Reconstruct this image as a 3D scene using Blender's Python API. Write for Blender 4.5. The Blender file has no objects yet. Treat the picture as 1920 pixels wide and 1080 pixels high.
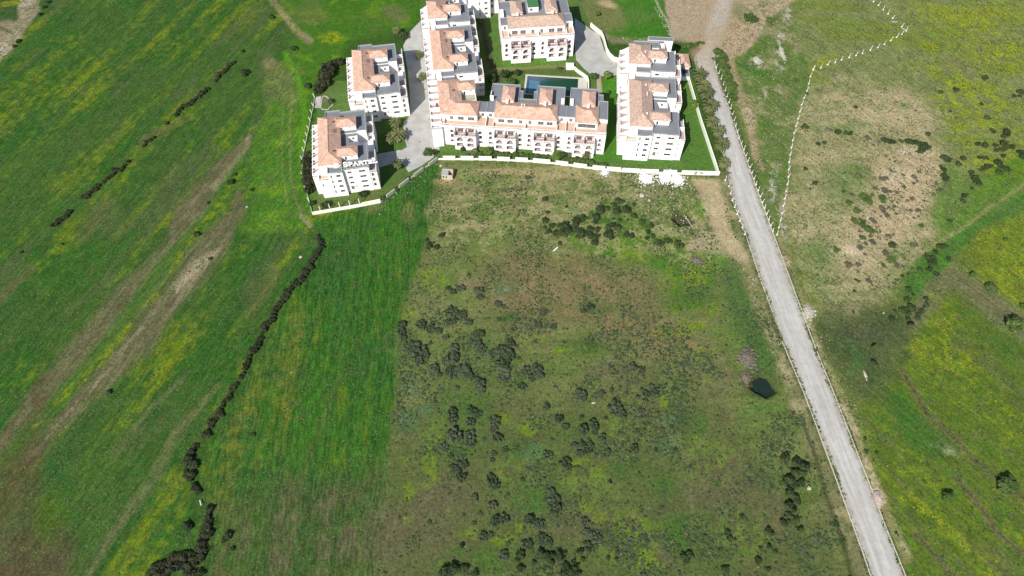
import bpy, bmesh, math, random
import numpy as np
from mathutils import Vector, Matrix
rnd = random.Random(7)
sc = bpy.context.scene
col = sc.collection
# ------------------------------------------------------------------ camera, sky, sun, exposure
CAM_H, PITCH, F = 220.0, 57.0, 1280.0
SP, CP = math.sin(math.radians(PITCH)), math.cos(math.radians(PITCH))
cam = bpy.data.cameras.new('camera'); cam.sensor_width = 36.0; cam.lens = 24.0
cam.clip_start = 1.0; cam.clip_end = 20000.0
camo = bpy.data.objects.new('camera', cam); col.objects.link(camo)
camo.location = (0, 0, CAM_H); camo.rotation_euler = (math.radians(90 - PITCH), 0, 0)
sc.camera = camo
SUN_ELEV, SUN_AZ = 42.0, 209.5            # azimuth clockwise from +Y
world = bpy.data.worlds.new('World'); sc.world = world; world.use_nodes = True
wn = world.node_tree.nodes; wl = world.node_tree.links
sky = wn.new('ShaderNodeTexSky'); sky.sky_type = 'NISHITA'; sky.sun_disc = False
sky.sun_elevation = math.radians(SUN_ELEV); sky.sun_rotation = math.radians(SUN_AZ)
wl.new(sky.outputs[0], wn['Background'].inputs[0]); wn['Background'].inputs[1].default_value = 0.095
sl = bpy.data.lights.new('sun', 'SUN'); sl.energy = 4.9; sl.angle = math.radians(0.5); sl.color = (1.0, 0.95, 0.87)
so = bpy.data.objects.new('sun', sl); col.objects.link(so)
az, el = math.radians(SUN_AZ), math.radians(SUN_ELEV)
sd = Vector((math.sin(az) * math.cos(el), math.cos(az) * math.cos(el), math.sin(el)))
so.rotation_euler = (-sd).to_track_quat('-Z', 'Y').to_euler(); so.location = sd * 500
sc.view_settings.view_transform = 'Standard'; sc.view_settings.look = 'None'
sc.view_settings.gamma = 1.0; sc.view_settings.use_curve_mapping = False
sc.view_settings.exposure = 0.42

# ------------------------------------------------------------------ helpers
def at(px, py, z=0.0):
    """ground (or height z) point that the photograph shows at pixel px, py"""
    a = (px - 960) / F; b = (540 - py) / F
    t = (CAM_H - z) / (SP - b * CP)
    return Vector((a * t, (CP + b * SP) * t, z))
def mpp(py):                                  # metres per photo pixel across, at ground row py
    b = (540 - py) / F
    return CAM_H / (SP - b * CP) / F
KREF = 0.575                                   # photo tone -> albedo under this light
def lin(c): return c / 12.92 if c <= 0.04045 else ((c + 0.055) / 1.055) ** 2.4
def S(r, g, b): return tuple(lin(v / 255.0) * KREF for v in (r, g, b))
def tag(o, label=None, cat=None, group=None, kind=None):
    if label: o['label'] = label
    if cat: o['category'] = cat
    if group: o['group'] = group
    if kind: o['kind'] = kind
    return o
def empty(name, loc=(0, 0, 0), rz=0.0, label=None, cat=None, group=None):
    o = bpy.data.objects.new(name, None); col.objects.link(o); o.location = loc; o.rotation_euler = (0, 0, rz)
    return tag(o, label, cat, group)
class MB:
    """collects faces with a material index, builds ONE mesh object"""
    def __init__(s): s.v = []; s.f = []; s.m = []
    def face(s, pts, m=0):
        n = len(s.v); s.v.extend(tuple(p) for p in pts); s.f.append(tuple(range(n, n + len(pts)))); s.m.append(m)
    def box(s, x0, y0, z0, x1, y1, z1, m=0, bottom=False):
        p = [(x0, y0, z0), (x1, y0, z0), (x1, y1, z0), (x0, y1, z0), (x0, y0, z1), (x1, y0, z1), (x1, y1, z1), (x0, y1, z1)]
        for q in ((0, 1, 5, 4), (1, 2, 6, 5), (2, 3, 7, 6), (3, 0, 4, 7), (4, 5, 6, 7)) + (((3, 2, 1, 0),) if bottom else ()):
            s.face([p[i] for i in q], m)
    def bar(s, a, b, r, m=0, n=4, r2=None):
        a = Vector(a); b = Vector(b); d = (b - a).normalized(); r2 = r if r2 is None else r2
        u = d.cross(Vector((0, 0, 1)));  u = Vector((1, 0, 0)) if u.length < 1e-3 else u.normalized()
        w = d.cross(u)
        A = []; B = []
        for k in range(n):
            t = 2 * math.pi * (k + .5) / n; e = u * math.cos(t) + w * math.sin(t)
            A.append(a + e * r); B.append(b + e * r2)
        for k in range(n):
            j = (k + 1) % n; s.face([A[k], A[j], B[j], B[k]][::-1], m)
        s.face(B, m); s.face(A[::-1], m)
    def wallseg(s, a, b, t, z0, z1, m=0):
        a = Vector((a[0], a[1], 0)); b = Vector((b[0], b[1], 0)); d = (b - a).normalized(); n = Vector((-d.y, d.x, 0)) * t / 2
        q = [a - n, b - n, b + n, a + n]
        lo = [Vector((p.x, p.y, z0)) for p in q]; hi = [Vector((p.x, p.y, z1)) for p in q]
        for i in range(4):
            j = (i + 1) % 4; s.face([lo[i], lo[j], hi[j], hi[i]], m)
        s.face(hi, m)
    def mesh(s, name, mats):
        me = bpy.data.meshes.new(name); me.from_pydata([tuple(v) for v in s.v], [], s.f)
        for m in (mats if isinstance(mats, (list, tuple)) else [mats]): me.materials.append(m)
        me.polygons.foreach_set('material_index', s.m); me.update(); return me
    def build(s, name, mats, parent=None, loc=None, rz=0.0):
        o = bpy.data.objects.new(name, s.mesh(name, mats)); col.objects.link(o)
        if parent is not None: o.parent = parent
        if loc is not None: o.location = loc
        o.rotation_euler = (0, 0, rz); return o
def inst(name, me, parent=None, loc=(0, 0, 0), rz=0.0, scale=(1, 1, 1)):
    o = bpy.data.objects.new(name, me); col.objects.link(o)
    if parent is not None: o.parent = parent
    o.location = loc; o.rotation_euler = (0, 0, rz); o.scale = scale; return o
ONES = 'first second third fourth fifth sixth seventh eighth ninth tenth eleventh twelfth thirteenth fourteenth fifteenth sixteenth seventeenth eighteenth nineteenth'.split()
TENS = ['', '', 'twent', 'thirt', 'fort', 'fift', 'sixt', 'sevent', 'eight', 'ninet']
def ordinal(n):
    if n < 20: return ONES[n - 1]
    t, u = divmod(n, 10)
    return TENS[t] + ('ieth' if u == 0 else 'y-' + ONES[u - 1])

# ------------------------------------------------------------------ numpy noise
_tab = np.random.RandomState(3).rand(256, 256)
def vnoise(x, y, seed=0):
    xi = np.floor(x).astype(np.int64); yi = np.floor(y).astype(np.int64); fx = x - xi; fy = y - yi
    fx = fx * fx * (3 - 2 * fx); fy = fy * fy * (3 - 2 * fy)
    a = (xi + seed * 37) & 255; b = (yi + seed * 91) & 255; a1 = (a + 1) & 255; b1 = (b + 1) & 255
    return (_tab[a, b] * (1 - fx) + _tab[a1, b] * fx) * (1 - fy) + (_tab[a, b1] * (1 - fx) + _tab[a1, b1] * fx) * fy
def fbm(x, y, seed=0, oct=4):
    r = 0; w = 1.0; t = 0
    for o in range(oct):
        r = r + w * vnoise(x * 2 ** o + o * 17.3, y * 2 ** o + o * 9.1, seed + o * 5); t += w; w *= .55
    return r / t
def smooth(a, b, x):
    t = np.clip((x - a) / (b - a), 0, 1); return t * t * (3 - 2 * t)

# ------------------------------------------------------------------ materials
def mat(name, base, rough=.85, spec=.3, noise=None, bump=None, metallic=0.0):
    """procedural: base colour varied by object-space noise; noise=(scale, amount, second colour)"""
    m = bpy.data.materials.new(name); m.use_nodes = True; nt = m.node_tree; n = nt.nodes; l = nt.links
    b = n['Principled BSDF']; b.inputs['Base Color'].default_value = (*base, 1); b.inputs['Roughness'].default_value = rough
    b.inputs['Specular IOR Level'].default_value = spec; b.inputs['Metallic'].default_value = metallic
    tc = n.new('ShaderNodeTexCoord')
    if noise:
        sca, amt, c2 = noise
        t = n.new('ShaderNodeTexNoise'); t.inputs['Scale'].default_value = sca; t.inputs['Detail'].default_value = 6
        l.new(tc.outputs['Object'], t.inputs['Vector'])
        r = n.new('ShaderNodeMapRange'); r.inputs[1].default_value = .35; r.inputs[2].default_value = .68
        r.inputs[4].default_value = amt; l.new(t.outputs[0], r.inputs[0])
        x = n.new('ShaderNodeMix'); x.data_type = 'RGBA'; l.new(r.outputs[0], x.inputs[0])
        x.inputs[6].default_value = (*base, 1); x.inputs[7].default_value = (*c2, 1); l.new(x.outputs[2], b.inputs['Base Color'])
    if bump:
        t2 = n.new('ShaderNodeTexNoise'); t2.inputs['Scale'].default_value = bump[0]; l.new(tc.outputs['Object'], t2.inputs['Vector'])
        bp = n.new('ShaderNodeBump'); bp.inputs['Strength'].default_value = bump[1]; bp.inputs['Distance'].default_value = bump[2]
        l.new(t2.outputs[0], bp.inputs['Height']); l.new(bp.outputs[0], b.inputs['Normal'])
    return m
M = {}
M['white'] = mat('white_render', (.80, .785, .76), .8, .2, (.35, .6, (.69, .66, .63)))
M['pinkwhite'] = mat('pale_pink_render', (.83, .80, .78), .8, .2, (.4, .6, (.80, .72, .69)))
M['flat'] = mat('grey_roof_felt', (.150, .162, .178), .85, .2, (.25, .8, (.185, .196, .205)))
M['capgrey'] = mat('grey_coping', (.30, .32, .33), .8, .2)
M['terrace'] = mat('orange_terrace_tiles', (.52, .365, .275), .75, .25, (.5, .7, (.42, .28, .20)))
M['balfloor'] = mat('pink_balcony_tiles', (.33, .27, .255), .7, .25, (.6, .6, (.25, .19, .18)))
M['patio'] = mat('beige_patio_tiles', (.36, .34, .27), .8, .2, (.3, .7, (.24, .24, .16)))
M['glass'] = mat('dark_window_glass', (.018, .022, .028), .12, .4)
M['frame'] = mat('white_window_frame', (.55, .55, .54), .5, .3)
M['doorglass'] = mat('curtained_glass_door', (.10, .11, .115), .15, .4)
M['chim'] = mat('brown_chimney_tiles', (.16, .085, .055), .85, .2)
M['red'] = mat('dark_red_painted_wood', (.19, .055, .055), .65, .3, (3, .6, (.13, .04, .04)))
M['greenroof'] = mat('green_felt_roof', (.05, .14, .06), .9, .1, (.8, .6, (.07, .17, .07)))
M['concrete'] = mat('pale_concrete', (.42, .41, .37), .9, .15, (.6, .7, (.33, .32, .27)))
M['creamkerb'] = mat('cream_kerb_concrete', (.46, .44, .36), .9, .15, (.8, .6, (.36, .34, .27)))
M['whitewall'] = mat('whitewashed_wall', (.74, .74, .66), .9, .15, (.4, .6, (.60, .60, .48)))
M['drive'] = mat('pale_concrete_drive', (.38, .375, .355), .9, .2, (.22, .95, (.29, .285, .265)), (2, .3, .02))
M['deck'] = mat('cream_pool_deck', (.46, .44, .39), .8, .2, (.6, .5, (.40, .38, .33)))
M['path'] = mat('sandy_path', (.30, .26, .18), .9, .1, (.5, .7, (.24, .20, .13)))
M['metal'] = mat('galvanised_steel', (.32, .33, .34), .4, .5, metallic=.6)
M['black'] = mat('black_cloth', (.012, .013, .02), .7, .3, (2, .6, (.022, .022, .035)))
M['paint'] = mat('black_spray_paint', (.03, .03, .035), .8, .2)
M['letter'] = mat('white_letter_metal', (.82, .82, .80), .4, .4)
M['screen'] = mat('beige_screen_panel', (.46, .43, .36), .8, .2, (.8, .5, (.38, .35, .29)))
M['bark'] = mat('bark', (.12, .09, .065), .95, .1, (3, .7, (.07, .055, .04)))
M['stone'] = mat('pale_stone', (.40, .38, .32), .95, .1, (1.5, .8, (.28, .26, .20)))
M['rubble'] = mat('white_plaster_rubble', (.74, .73, .71), .9, .15, (2, .6, (.58, .56, .52)))
M['earthpile'] = mat('grey_earth_heap', (.155, .135, .105), .95, .1, (1.2, .9, (.085, .075, .055)))
M['pinkpile'] = mat('pinkish_gravel_heap', (.40, .33, .28), .95, .1, (1.5, .8, (.30, .25, .21)))
M['hut'] = mat('weathered_hut_render', (.50, .43, .34), .9, .1, (.9, .9, (.40, .33, .24)))
M['skin'] = mat('skin', (.34, .19, .13), .6, .3)
M['cattle'] = mat('black_hide', (.010, .009, .008), .7, .3)

def tile_mat(name, a, b, c, sc1):
    m = bpy.data.materials.new(name); m.use_nodes = True; nt = m.node_tree; n = nt.nodes; l = nt.links; bs = n['Principled BSDF']
    bs.inputs['Roughness'].default_value = .85; bs.inputs['Specular IOR Level'].default_value = .2
    tc = n.new('ShaderNodeTexCoord')
    t = n.new('ShaderNodeTexNoise'); t.inputs['Scale'].default_value = sc1; t.inputs['Detail'].default_value = 7; t.inputs['Roughness'].default_value = .7
    l.new(tc.outputs['Object'], t.inputs['Vector'])
    r = n.new('ShaderNodeValToRGB'); e = r.color_ramp.elements; e[0].position = .33; e[0].color = (*c, 1); e[1].position = .66; e[1].color = (*b, 1)
    k = r.color_ramp.elements.new(.5); k.color = (*a, 1); l.new(t.outputs[0], r.inputs[0])
    v = n.new('ShaderNodeTexVoronoi'); v.inputs['Scale'].default_value = 2.6; l.new(tc.outputs['Object'], v.inputs['Vector'])
    hs = n.new('ShaderNodeHueSaturation'); mr = n.new('ShaderNodeMapRange'); mr.inputs[3].default_value = .82; mr.inputs[4].default_value = 1.16
    sx = n.new('ShaderNodeSeparateColor'); l.new(v.outputs['Color'], sx.inputs[0]); l.new(sx.outputs[0], mr.inputs[0]); l.new(mr.outputs[0], hs.inputs['Value'])
    l.new(r.outputs[0], hs.inputs['Color']); l.new(hs.outputs[0], bs.inputs['Base Color'])
    # barrel-tile ribs: fine relief along both roof directions
    w = n.new('ShaderNodeTexWave'); w.inputs['Scale'].default_value = 1.1; w.inputs['Distortion'].default_value = .6; l.new(tc.outputs['Object'], w.inputs['Vector'])
    bp = n.new('ShaderNodeBump'); bp.inputs['Strength'].default_value = .35; bp.inputs['Distance'].default_value = .06
    l.new(w.outputs[1], bp.inputs['Height']); l.new(bp.outputs[0], bs.inputs['Normal'])
    return m
M['tile'] = tile_mat('salmon_roof_tiles', (.49, .315, .235), (.57, .385, .30), (.38, .235, .17), .5)
M['tile2'] = tile_mat('mottled_brown_roof_tiles', (.42, .30, .235), (.52, .39, .31), (.28, .195, .145), 1.2)

def leaf_mat(name, a, b, rough=.75, transl=.0):
    """foliage: clump-to-clump and bush-to-bush colour variation"""
    m = bpy.data.materials.new(name); m.use_nodes = True; nt = m.node_tree; n = nt.nodes; l = nt.links; bs = n['Principled BSDF']
    bs.inputs['Roughness'].default_value = rough; bs.inputs['Specular IOR Level'].default_value = .15
    tc = n.new('ShaderNodeTexCoord'); g = n.new('ShaderNodeNewGeometry'); oi = n.new('ShaderNodeObjectInfo')
    t = n.new('ShaderNodeTexNoise'); t.inputs['Scale'].default_value = .9; t.inputs['Detail'].default_value = 4; l.new(g.outputs['Position'], t.inputs['Vector'])
    mr = n.new('ShaderNodeMapRange'); mr.inputs[1].default_value = .36; mr.inputs[2].default_value = .64; l.new(t.outputs[0], mr.inputs[0])
    ad = n.new('ShaderNodeMath'); ad.operation = 'MULTIPLY_ADD'; ad.inputs[1].default_value = .52; l.new(mr.outputs[0], ad.inputs[0])
    ml = n.new('ShaderNodeMath'); ml.operation = 'MULTIPLY'; ml.inputs[1].default_value = .48; l.new(oi.outputs['Random'], ml.inputs[0]); l.new(ml.outputs[0], ad.inputs[2])
    x = n.new('ShaderNodeMix'); x.data_type = 'RGBA'; l.new(ad.outputs[0], x.inputs[0]); x.inputs[6].default_value = (*a, 1); x.inputs[7].default_value = (*b, 1)
    l.new(x.outputs[2], bs.inputs['Base Color']); return m
M['leaf_dark'] = leaf_mat('dark_bush_leaves', (.018, .032, .012), (.050, .070, .024))
M['leaf_hedge'] = leaf_mat('brown_green_hedge_leaves', (.016, .023, .010), (.048, .053, .025))
M['leaf_grey'] = leaf_mat('grey_green_scrub_leaves', (.020, .038, .014), (.080, .096, .054))
M['leaf_mound'] = leaf_mat('dull_mound_shrub_leaves', (.055, .064, .038), (.115, .113, .078))
M['leaf_mid'] = leaf_mat('mid_green_leaves', (.030, .060, .016), (.080, .120, .030))
M['leaf_bright'] = leaf_mat('bright_green_leaves', (.055, .110, .020), (.130, .190, .035))
M['leaf_palm'] = leaf_mat('palm_fronds', (.050, .070, .025), (.140, .150, .060))
M['weed_green'] = leaf_mat('green_weeds', (.028, .055, .014), (.055, .100, .024))
M['weed_olive'] = leaf_mat('olive_weeds', (.060, .074, .030), (.110, .120, .052))
M['weed_yellow'] = leaf_mat('yellow_flowers', (.17, .20, .010), (.30, .30, .015))
M['weed_dark'] = leaf_mat('dark_weeds', (.022, .034, .016), (.040, .058, .026))
M['weed_light'] = leaf_mat('fresh_green_weeds', (.045, .085, .020), (.080, .125, .030))
M['weed_dry'] = leaf_mat('dry_grass_tufts', (.095, .092, .048), (.14, .13, .075))

# ------------------------------------------------------------------ ground
PIT1 = at(1431, 722); PIT2 = at(1281, 407)
def axis(far_lo, lo, hi, step, far_hi): return np.concatenate([np.array(far_lo), np.arange(lo, hi, step), np.array(far_hi)])
xs = axis([-5000, -2500, -1200, -700, -450, -330], -292, 292, .66, [330, 450, 700, 1200, 2500, 5000])
ys = axis([-5000, -2500, -1200, -500, -200, -60, 0], 24, 342, .62, [380, 480, 700, 1200, 2500, 5000])
GX, GY = np.meshgrid(xs, ys)
NX, NY = len(xs), len(ys)
X = GX.ravel(); Y = GY.ravel()
dep = Y * CP + CAM_H * SP; ok = dep > 20; dsafe = np.where(ok, dep, 1)
PX = np.where(ok, 960 + F * X / dsafe, -1e5); PY = np.where(ok, 540 - F * (Y * SP - CAM_H * CP) / dsafe, -1e5)
# wobble so that painted borders never run as clean lines
WX = (fbm(X * .055, Y * .055, 1, 4) - .5) * 2; WY = (fbm(X * .055 + 40, Y * .055 + 11, 2, 4) - .5) * 2
F1 = (fbm(X * .35, Y * .35, 5, 3) - .5) * 2; F2 = (fbm(X * .35 + 9, Y * .35 + 70, 6, 3) - .5) * 2
BLOT = fbm(X * .045, Y * .045, 9, 5); FINE = fbm(X * .45, Y * .45, 12, 3); MID = fbm(X * .14, Y * .14, 15, 4)
def near(x0, y0, x1, y1, mg):
    return np.flatnonzero((PX > x0 - mg) & (PX < x1 + mg) & (PY > y0 - mg) & (PY < y1 + mg))
def wp(w, k, f=0.35): return PX[k] + w * WX[k] + w * f * F1[k], PY[k] + w * WY[k] * .8 + w * f * F2[k]
def full(k, v):
    r = np.zeros(PX.shape); r[k] = v; return r
def aniso(p, q, along, across, seed, oct=4):
    """noise stretched along the ground direction seen between pixels p and q"""
    a = at(*p); b = at(*q); d = (b - a).normalized()
    u = (X * d.x + Y * d.y) / along; v = (-X * d.y + Y * d.x) / across
    return fbm(u, v, seed, oct)
def seg_d(qx, qy, pts):
    best = np.full(qx.shape, 1e9); par = np.zeros(qx.shape); n = len(pts) - 1
    for i in range(n):
        ax, ay = pts[i][:2]; bx, by = pts[i + 1][:2]; dx, dy = bx - ax, by - ay
        t = np.clip(((qx - ax) * dx + (qy - ay) * dy) / (dx * dx + dy * dy + 1e-9), 0, 1)
        d = np.hypot(qx - ax - t * dx, qy - ay - t * dy); k = d < best
        best = np.where(k, d, best); par = np.where(k, i + t, par)
    return best, par
def stroke(pts, feather=.5, warp=8):
    """band along pts (px, py, half width)"""
    w = [p[2] for p in pts]; k = near(min(p[0] for p in pts), min(p[1] for p in pts), max(p[0] for p in pts), max(p[1] for p in pts), max(w) * (1 + feather) + warp * 1.4)
    qx, qy = wp(warp, k); d, par = seg_d(qx, qy, pts)
    w = np.interp(par, np.arange(len(pts)), w)
    return full(k, 1 - smooth(w * (1 - feather), w * (1 + feather), d))
def poly(pts, feather=10, warp=10):
    k = near(min(p[0] for p in pts), min(p[1] for p in pts), max(p[0] for p in pts), max(p[1] for p in pts), feather + warp * 1.4)
    qx, qy = wp(warp, k); inside = np.zeros(qx.shape, bool); n = len(pts)
    for i in range(n):
        x0, y0 = pts[i]; x1, y1 = pts[(i + 1) % n]
        if y0 == y1: continue
        c = ((y0 > qy) != (y1 > qy)) & (qx < (x1 - x0) * (qy - y0) / (y1 - y0) + x0); inside ^= c
    d, _ = seg_d(qx, qy, list(pts) + [pts[0]])
    return full(k, smooth(-feather, feather, np.where(inside, d, -d)))
def blob(cx, cy, rx, ry=None, ang=0, feather=.5, warp=6):
    ry = rx if ry is None else ry; mg = max(rx, ry) * (1 + feather) + warp * 1.4; k = near(cx, cy, cx, cy, mg)
    qx, qy = wp(warp, k); c, s = math.cos(math.radians(ang)), math.sin(math.radians(ang))
    dx = qx - cx; dy = qy - cy; r = np.hypot((dx * c + dy * s) / rx, (-dx * s + dy * c) / ry)
    return full(k, 1 - smooth(1 - feather, 1 + feather, r))
RGB = np.empty((len(X), 3)); RGB[:] = S(66, 98, 40)
def paint(c, m):
    k = np.flatnonzero(m > .003); q = np.clip(m[k], 0, 1)[:, None]; RGB[k] = RGB[k] * (1 - q) + np.array(S(*c)) * q
# --- the fields left of the buildings
LEFT = poly([(-400, -400), (500, -200), (560, 60), (560, 250), (590, 410), (600, 450), (520, 580), (440, 720), (340, 880), (380, 1000), (250, 1300), (-700, 1300)], 6, 4)
CL = poly([(600, 445), (590, 405), (700, 385), (830, 300), (815, 420), (775, 520), (748, 620), (742, 760), (728, 900), (700, 1300), (250, 1300), (385, 990), (360, 890), (450, 720), (520, 590)], 6, 10)
s1 = aniso((0, 830), (470, 260), 60, 7, 21, 5); s2 = aniso((0, 830), (470, 260), 30, 2.2, 23, 4)
paint((54, 98, 34), LEFT * smooth(.42, .62, BLOT)); paint((70, 104, 40), LEFT * smooth(.5, .7, s1) * .8)
paint((116, 132, 26), LEFT * smooth(.50, .70, .45 * s1 + .3 * BLOT + .25 * FINE) * .8)
paint((50, 84, 40), LEFT * smooth(.55, .75, s2) * .5)
paint((88, 96, 62), LEFT * smooth(.60, .74, aniso((0, 830), (470, 260), 35, 8, 31, 4)) * .55)
for p in ([(470, 260, 7), (400, 330, 18), (350, 400, 24), (330, 460, 12), (250, 560, 32), (160, 660, 30), (70, 750, 16), (0, 835, 14), (-60, 900, 14)],):
    k = stroke(p, .5, 9); paint((108, 102, 74), k * .9); paint((128, 120, 92), k * smooth(.5, .68, s2) * .7); paint((92, 92, 60), k * smooth(.55, .7, MID) * .6)
k = stroke([(445, 360, 6), (440, 400, 14), (405, 450, 26), (370, 495, 27), (320, 560, 18), (260, 640, 24), (180, 715, 20), (110, 790, 12), (60, 850, 16)], .55, 9)
paint((106, 100, 74), k * .85); paint((136, 126, 98), k * smooth(.5, .64, s2) * .7)
paint((168, 156, 124), stroke([(405, 470, 5), (370, 500, 11), (330, 545, 6)], .6, 6) * .7)
paint((160, 152, 118), stroke([(470, 255, 4), (455, 290, 6), (400, 350, 8)], .7, 6) * .4)
paint((64, 110, 30), stroke([(460, 300, 10), (420, 350, 12), (370, 430, 14), (300, 510, 14), (200, 640, 14), (100, 760, 14), (0, 860, 12)], .6, 8) * .75)
paint((116, 132, 30), stroke([(440, 330, 5), (405, 380, 7), (300, 540, 5), (190, 670, 6), (60, 800, 5)], .7, 8) * smooth(.42, .6, FINE) * .9)
k = poly([(-200, 860), (60, 830), (95, 900), (80, 960), (130, 1010), (140, 1200), (-300, 1200)], 22, 24)
paint((84, 82, 52), k * .75); paint((104, 98, 76), k * smooth(.5, .66, BLOT) * .7); paint((76, 98, 38), k * smooth(.5, .64, MID) * .6)
paint((90, 80, 58), blob(40, 1060, 90, 50, -20, .6, 20) * .8); paint((94, 84, 58), stroke([(85, 700, 10), (70, 800, 22), (30, 900, 30)], .8, 16) * .5)
paint((44, 92, 46), blob(110, 900, 26, 40, 10, .7, 14) * .7); paint((78, 108, 24), blob(95, 960, 26, 60, 20, .7, 14) * .6)
for p in ([(275, 915, 12), (240, 960, 9), (200, 1020, 6), (165, 1080, 4)], [(350, 700, 4), (280, 770, 4), (210, 860, 4)], [(410, 720, 5), (330, 810, 8), (290, 890, 12)]):
    paint((120, 116, 80), stroke(p, .7, 6) * .55)
for p in ([(150, 450, 10), (200, 380, 12), (175, 400, 8)], [(520, 510, 8), (470, 590, 10)], [(0, 560, 8), (60, 500, 8)], [(265, 260, 5), (355, 225, 5)]): paint((104, 102, 66), stroke(p, .8, 10) * .6)
# soil at the top left corner
k = poly([(-80, -40), (85, -40), (70, 25), (48, 52), (38, 70), (22, 92), (0, 112), (-90, 160)], 5, 6); paint((150, 140, 112), k); paint((176, 164, 140), k * smooth(.5, .66, MID) * .9)
paint((62, 88, 44), poly([(-50, -20), (38, -20), (34, 20), (30, 42), (12, 38), (-50, 42)], 5, 6)); paint((140, 142, 30), blob(20, 4, 22, 6, -6) * .8); paint((84, 92, 54), stroke([(0, 52, 4), (20, 60, 3)], .6, 3) * .7)
# meadow round the compound's west side
k = poly([(470, 290), (520, 150), (560, 60), (500, -60), (800, -60), (790, 50), (760, 60), (650, 85), (640, 120), (600, 170), (580, 250), (575, 330), (590, 400), (570, 430), (520, 440), (460, 430)], 12, 16)
paint((76, 122, 34), k * .8); paint((100, 138, 34), k * smooth(.52, .68, MID) * .8); paint((112, 116, 70), k * smooth(.56, .72, BLOT) * .5)
paint((120, 124, 78), poly([(495, 110), (540, 130), (565, 175), (550, 200), (520, 180), (500, 200), (490, 160)], 12, 16) * .55)
paint((150, 142, 100), stroke([(500, -10, 5), (530, 25, 6), (560, 60, 7), (585, 75, 4)], .6, 5) * .8); paint((140, 132, 100), stroke([(565, 70, 4), (580, 80, 5)], .6, 5) * .6)
paint((132, 126, 88), blob(505, 118, 16, 9) * .7); paint((120, 116, 84), blob(740, 25, 26, 12, 25) * .5); paint((150, 162, 28), blob(618, 70, 20, 12, 0, .4) * smooth(.35, .6, FINE) * .9)
paint((96, 150, 30), stroke([(535, 100, 5), (560, 150, 6), (570, 200, 6), (565, 260, 8), (572, 330, 8), (590, 395, 8), (620, 408, 7)], .6, 6) * .7)
for p in ([(548, 170, 2), (542, 240, 2), (545, 320, 2), (556, 380, 2.5), (580, 420, 3)], [(532, 190, 1.6), (528, 270, 1.6), (530, 330, 1.6), (540, 385, 2)]): paint((132, 134, 84), stroke(p, .6, 3) * .55)
paint((148, 142, 104), stroke([(560, 400, 3), (582, 424, 4)], .6, 3) * .8); paint((150, 148, 44), stroke([(585, 408, 6), (660, 394, 5)], .7, 6) * smooth(.4, .6, FINE) * .8)
# bright sown field between hedgerow and scrub, worked in rows
r1 = aniso((640, 1000), (690, 450), 70, .9, 41, 3); r2 = aniso((640, 1000), (690, 450), 26, 3.5, 43, 4)
paint((62, 112, 34), CL * .85); paint((50, 92, 34), CL * smooth(.45, .62, r1) * .7); paint((78, 118, 38), CL * smooth(.55, .72, r2) * .4); paint((46, 90, 42), CL * smooth(.52, .66, BLOT) * .55)
paint((100, 124, 28), CL * smooth(.60, .74, .4 * r2 + .6 * MID) * .6)
paint((112, 120, 44), CL * poly([(470, 700), (560, 560), (600, 600), (540, 820), (430, 980), (390, 940), (380, 860)], 24, 16) * smooth(.38, .7, .5 * r2 + .5 * FINE) * .7)
paint((92, 94, 58), CL * poly([(390, 940), (520, 890), (620, 900), (735, 860), (740, 1300), (330, 1300), (390, 1010)], 50, 50) * (.38 + .5 * smooth(.40, .62, .5 * MID + .5 * r2)))
paint((112, 108, 84), CL * poly([(470, 960), (560, 930), (690, 960), (700, 1100), (420, 1100)], 40, 40) * smooth(.45, .65, .6 * MID + .4 * r2) * .5)
paint((100, 106, 56), stroke([(640, 700, 4), (600, 800, 5), (565, 900, 5)], .8, 10) * .4); paint((142, 138, 92), blob(700, 390, 20, 9, -20, .6, 8) * .35); paint((128, 128, 76), blob(770, 400, 14, 20, 0, .6, 10) * .5)
# the rough scrub field in the middle
SCRUB = poly([(835, 295), (960, 298), (1160, 320), (1345, 330), (1385, 400), (1440, 560), (1500, 760), (1560, 930), (1600, 1060), (1660, 1300), (690, 1300), (722, 930), (742, 780), (748, 620), (775, 530), (800, 450), (812, 380)], 8, 12)
sr = aniso((800, 640), (1300, 600), 30, 2.0, 51, 4)
paint((118, 126, 74), SCRUB); paint((100, 124, 58), SCRUB * smooth(.46, .64, BLOT) * .8); paint((126, 124, 82), SCRUB * smooth(.5, .68, MID) * .5)
paint((92, 104, 56), SCRUB * smooth(.5, .7, sr) * .5)
k = poly([(690, 880), (780, 800), (900, 720), (1050, 760), (1290, 720), (1380, 800), (1480, 900), (1600, 1060), (1640, 1300), (680, 1300)], 60, 40)
paint((86, 98, 54), k * SCRUB * .75); paint((98, 100, 64), k * SCRUB * smooth(.5, .66, MID) * .5)  # near end of the field: weaker light there is painted as darker ground
k = poly([(880, 490), (1000, 460), (1150, 500), (1260, 560), (1340, 640), (1240, 660), (1060, 600), (960, 640), (900, 560)], 26, 30); paint((126, 114, 80), k * .65); paint((146, 120, 88), k * smooth(.55, .68, MID) * .5)
k = poly([(840, 320), (960, 312), (1100, 325), (1110, 345), (1020, 380), (1010, 440), (820, 450), (815, 390)], 10, 12); paint((132, 130, 84), k * .8); paint((170, 158, 116), k * smooth(.54, .68, sr) * .7); paint((94, 120, 54), k * smooth(.52, .66, BLOT) * .7)
for p in ([(830, 340, 4), (900, 322, 5), (1000, 318, 4), (1060, 312, 3)], [(860, 330, 2), (960, 322, 2.5), (1080, 330, 6)], [(850, 424, 2.5), (900, 423, 3), (1000, 428, 3)], [(1050, 410, 6), (1085, 393, 7), (1098, 388, 4)], [(1000, 340, 8), (1080, 318, 8)], [(1100, 375, 4), (1150, 365, 3), (1200, 372, 8)]):
    paint((172, 158, 116), stroke(p, .6, 5) * .7)
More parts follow.
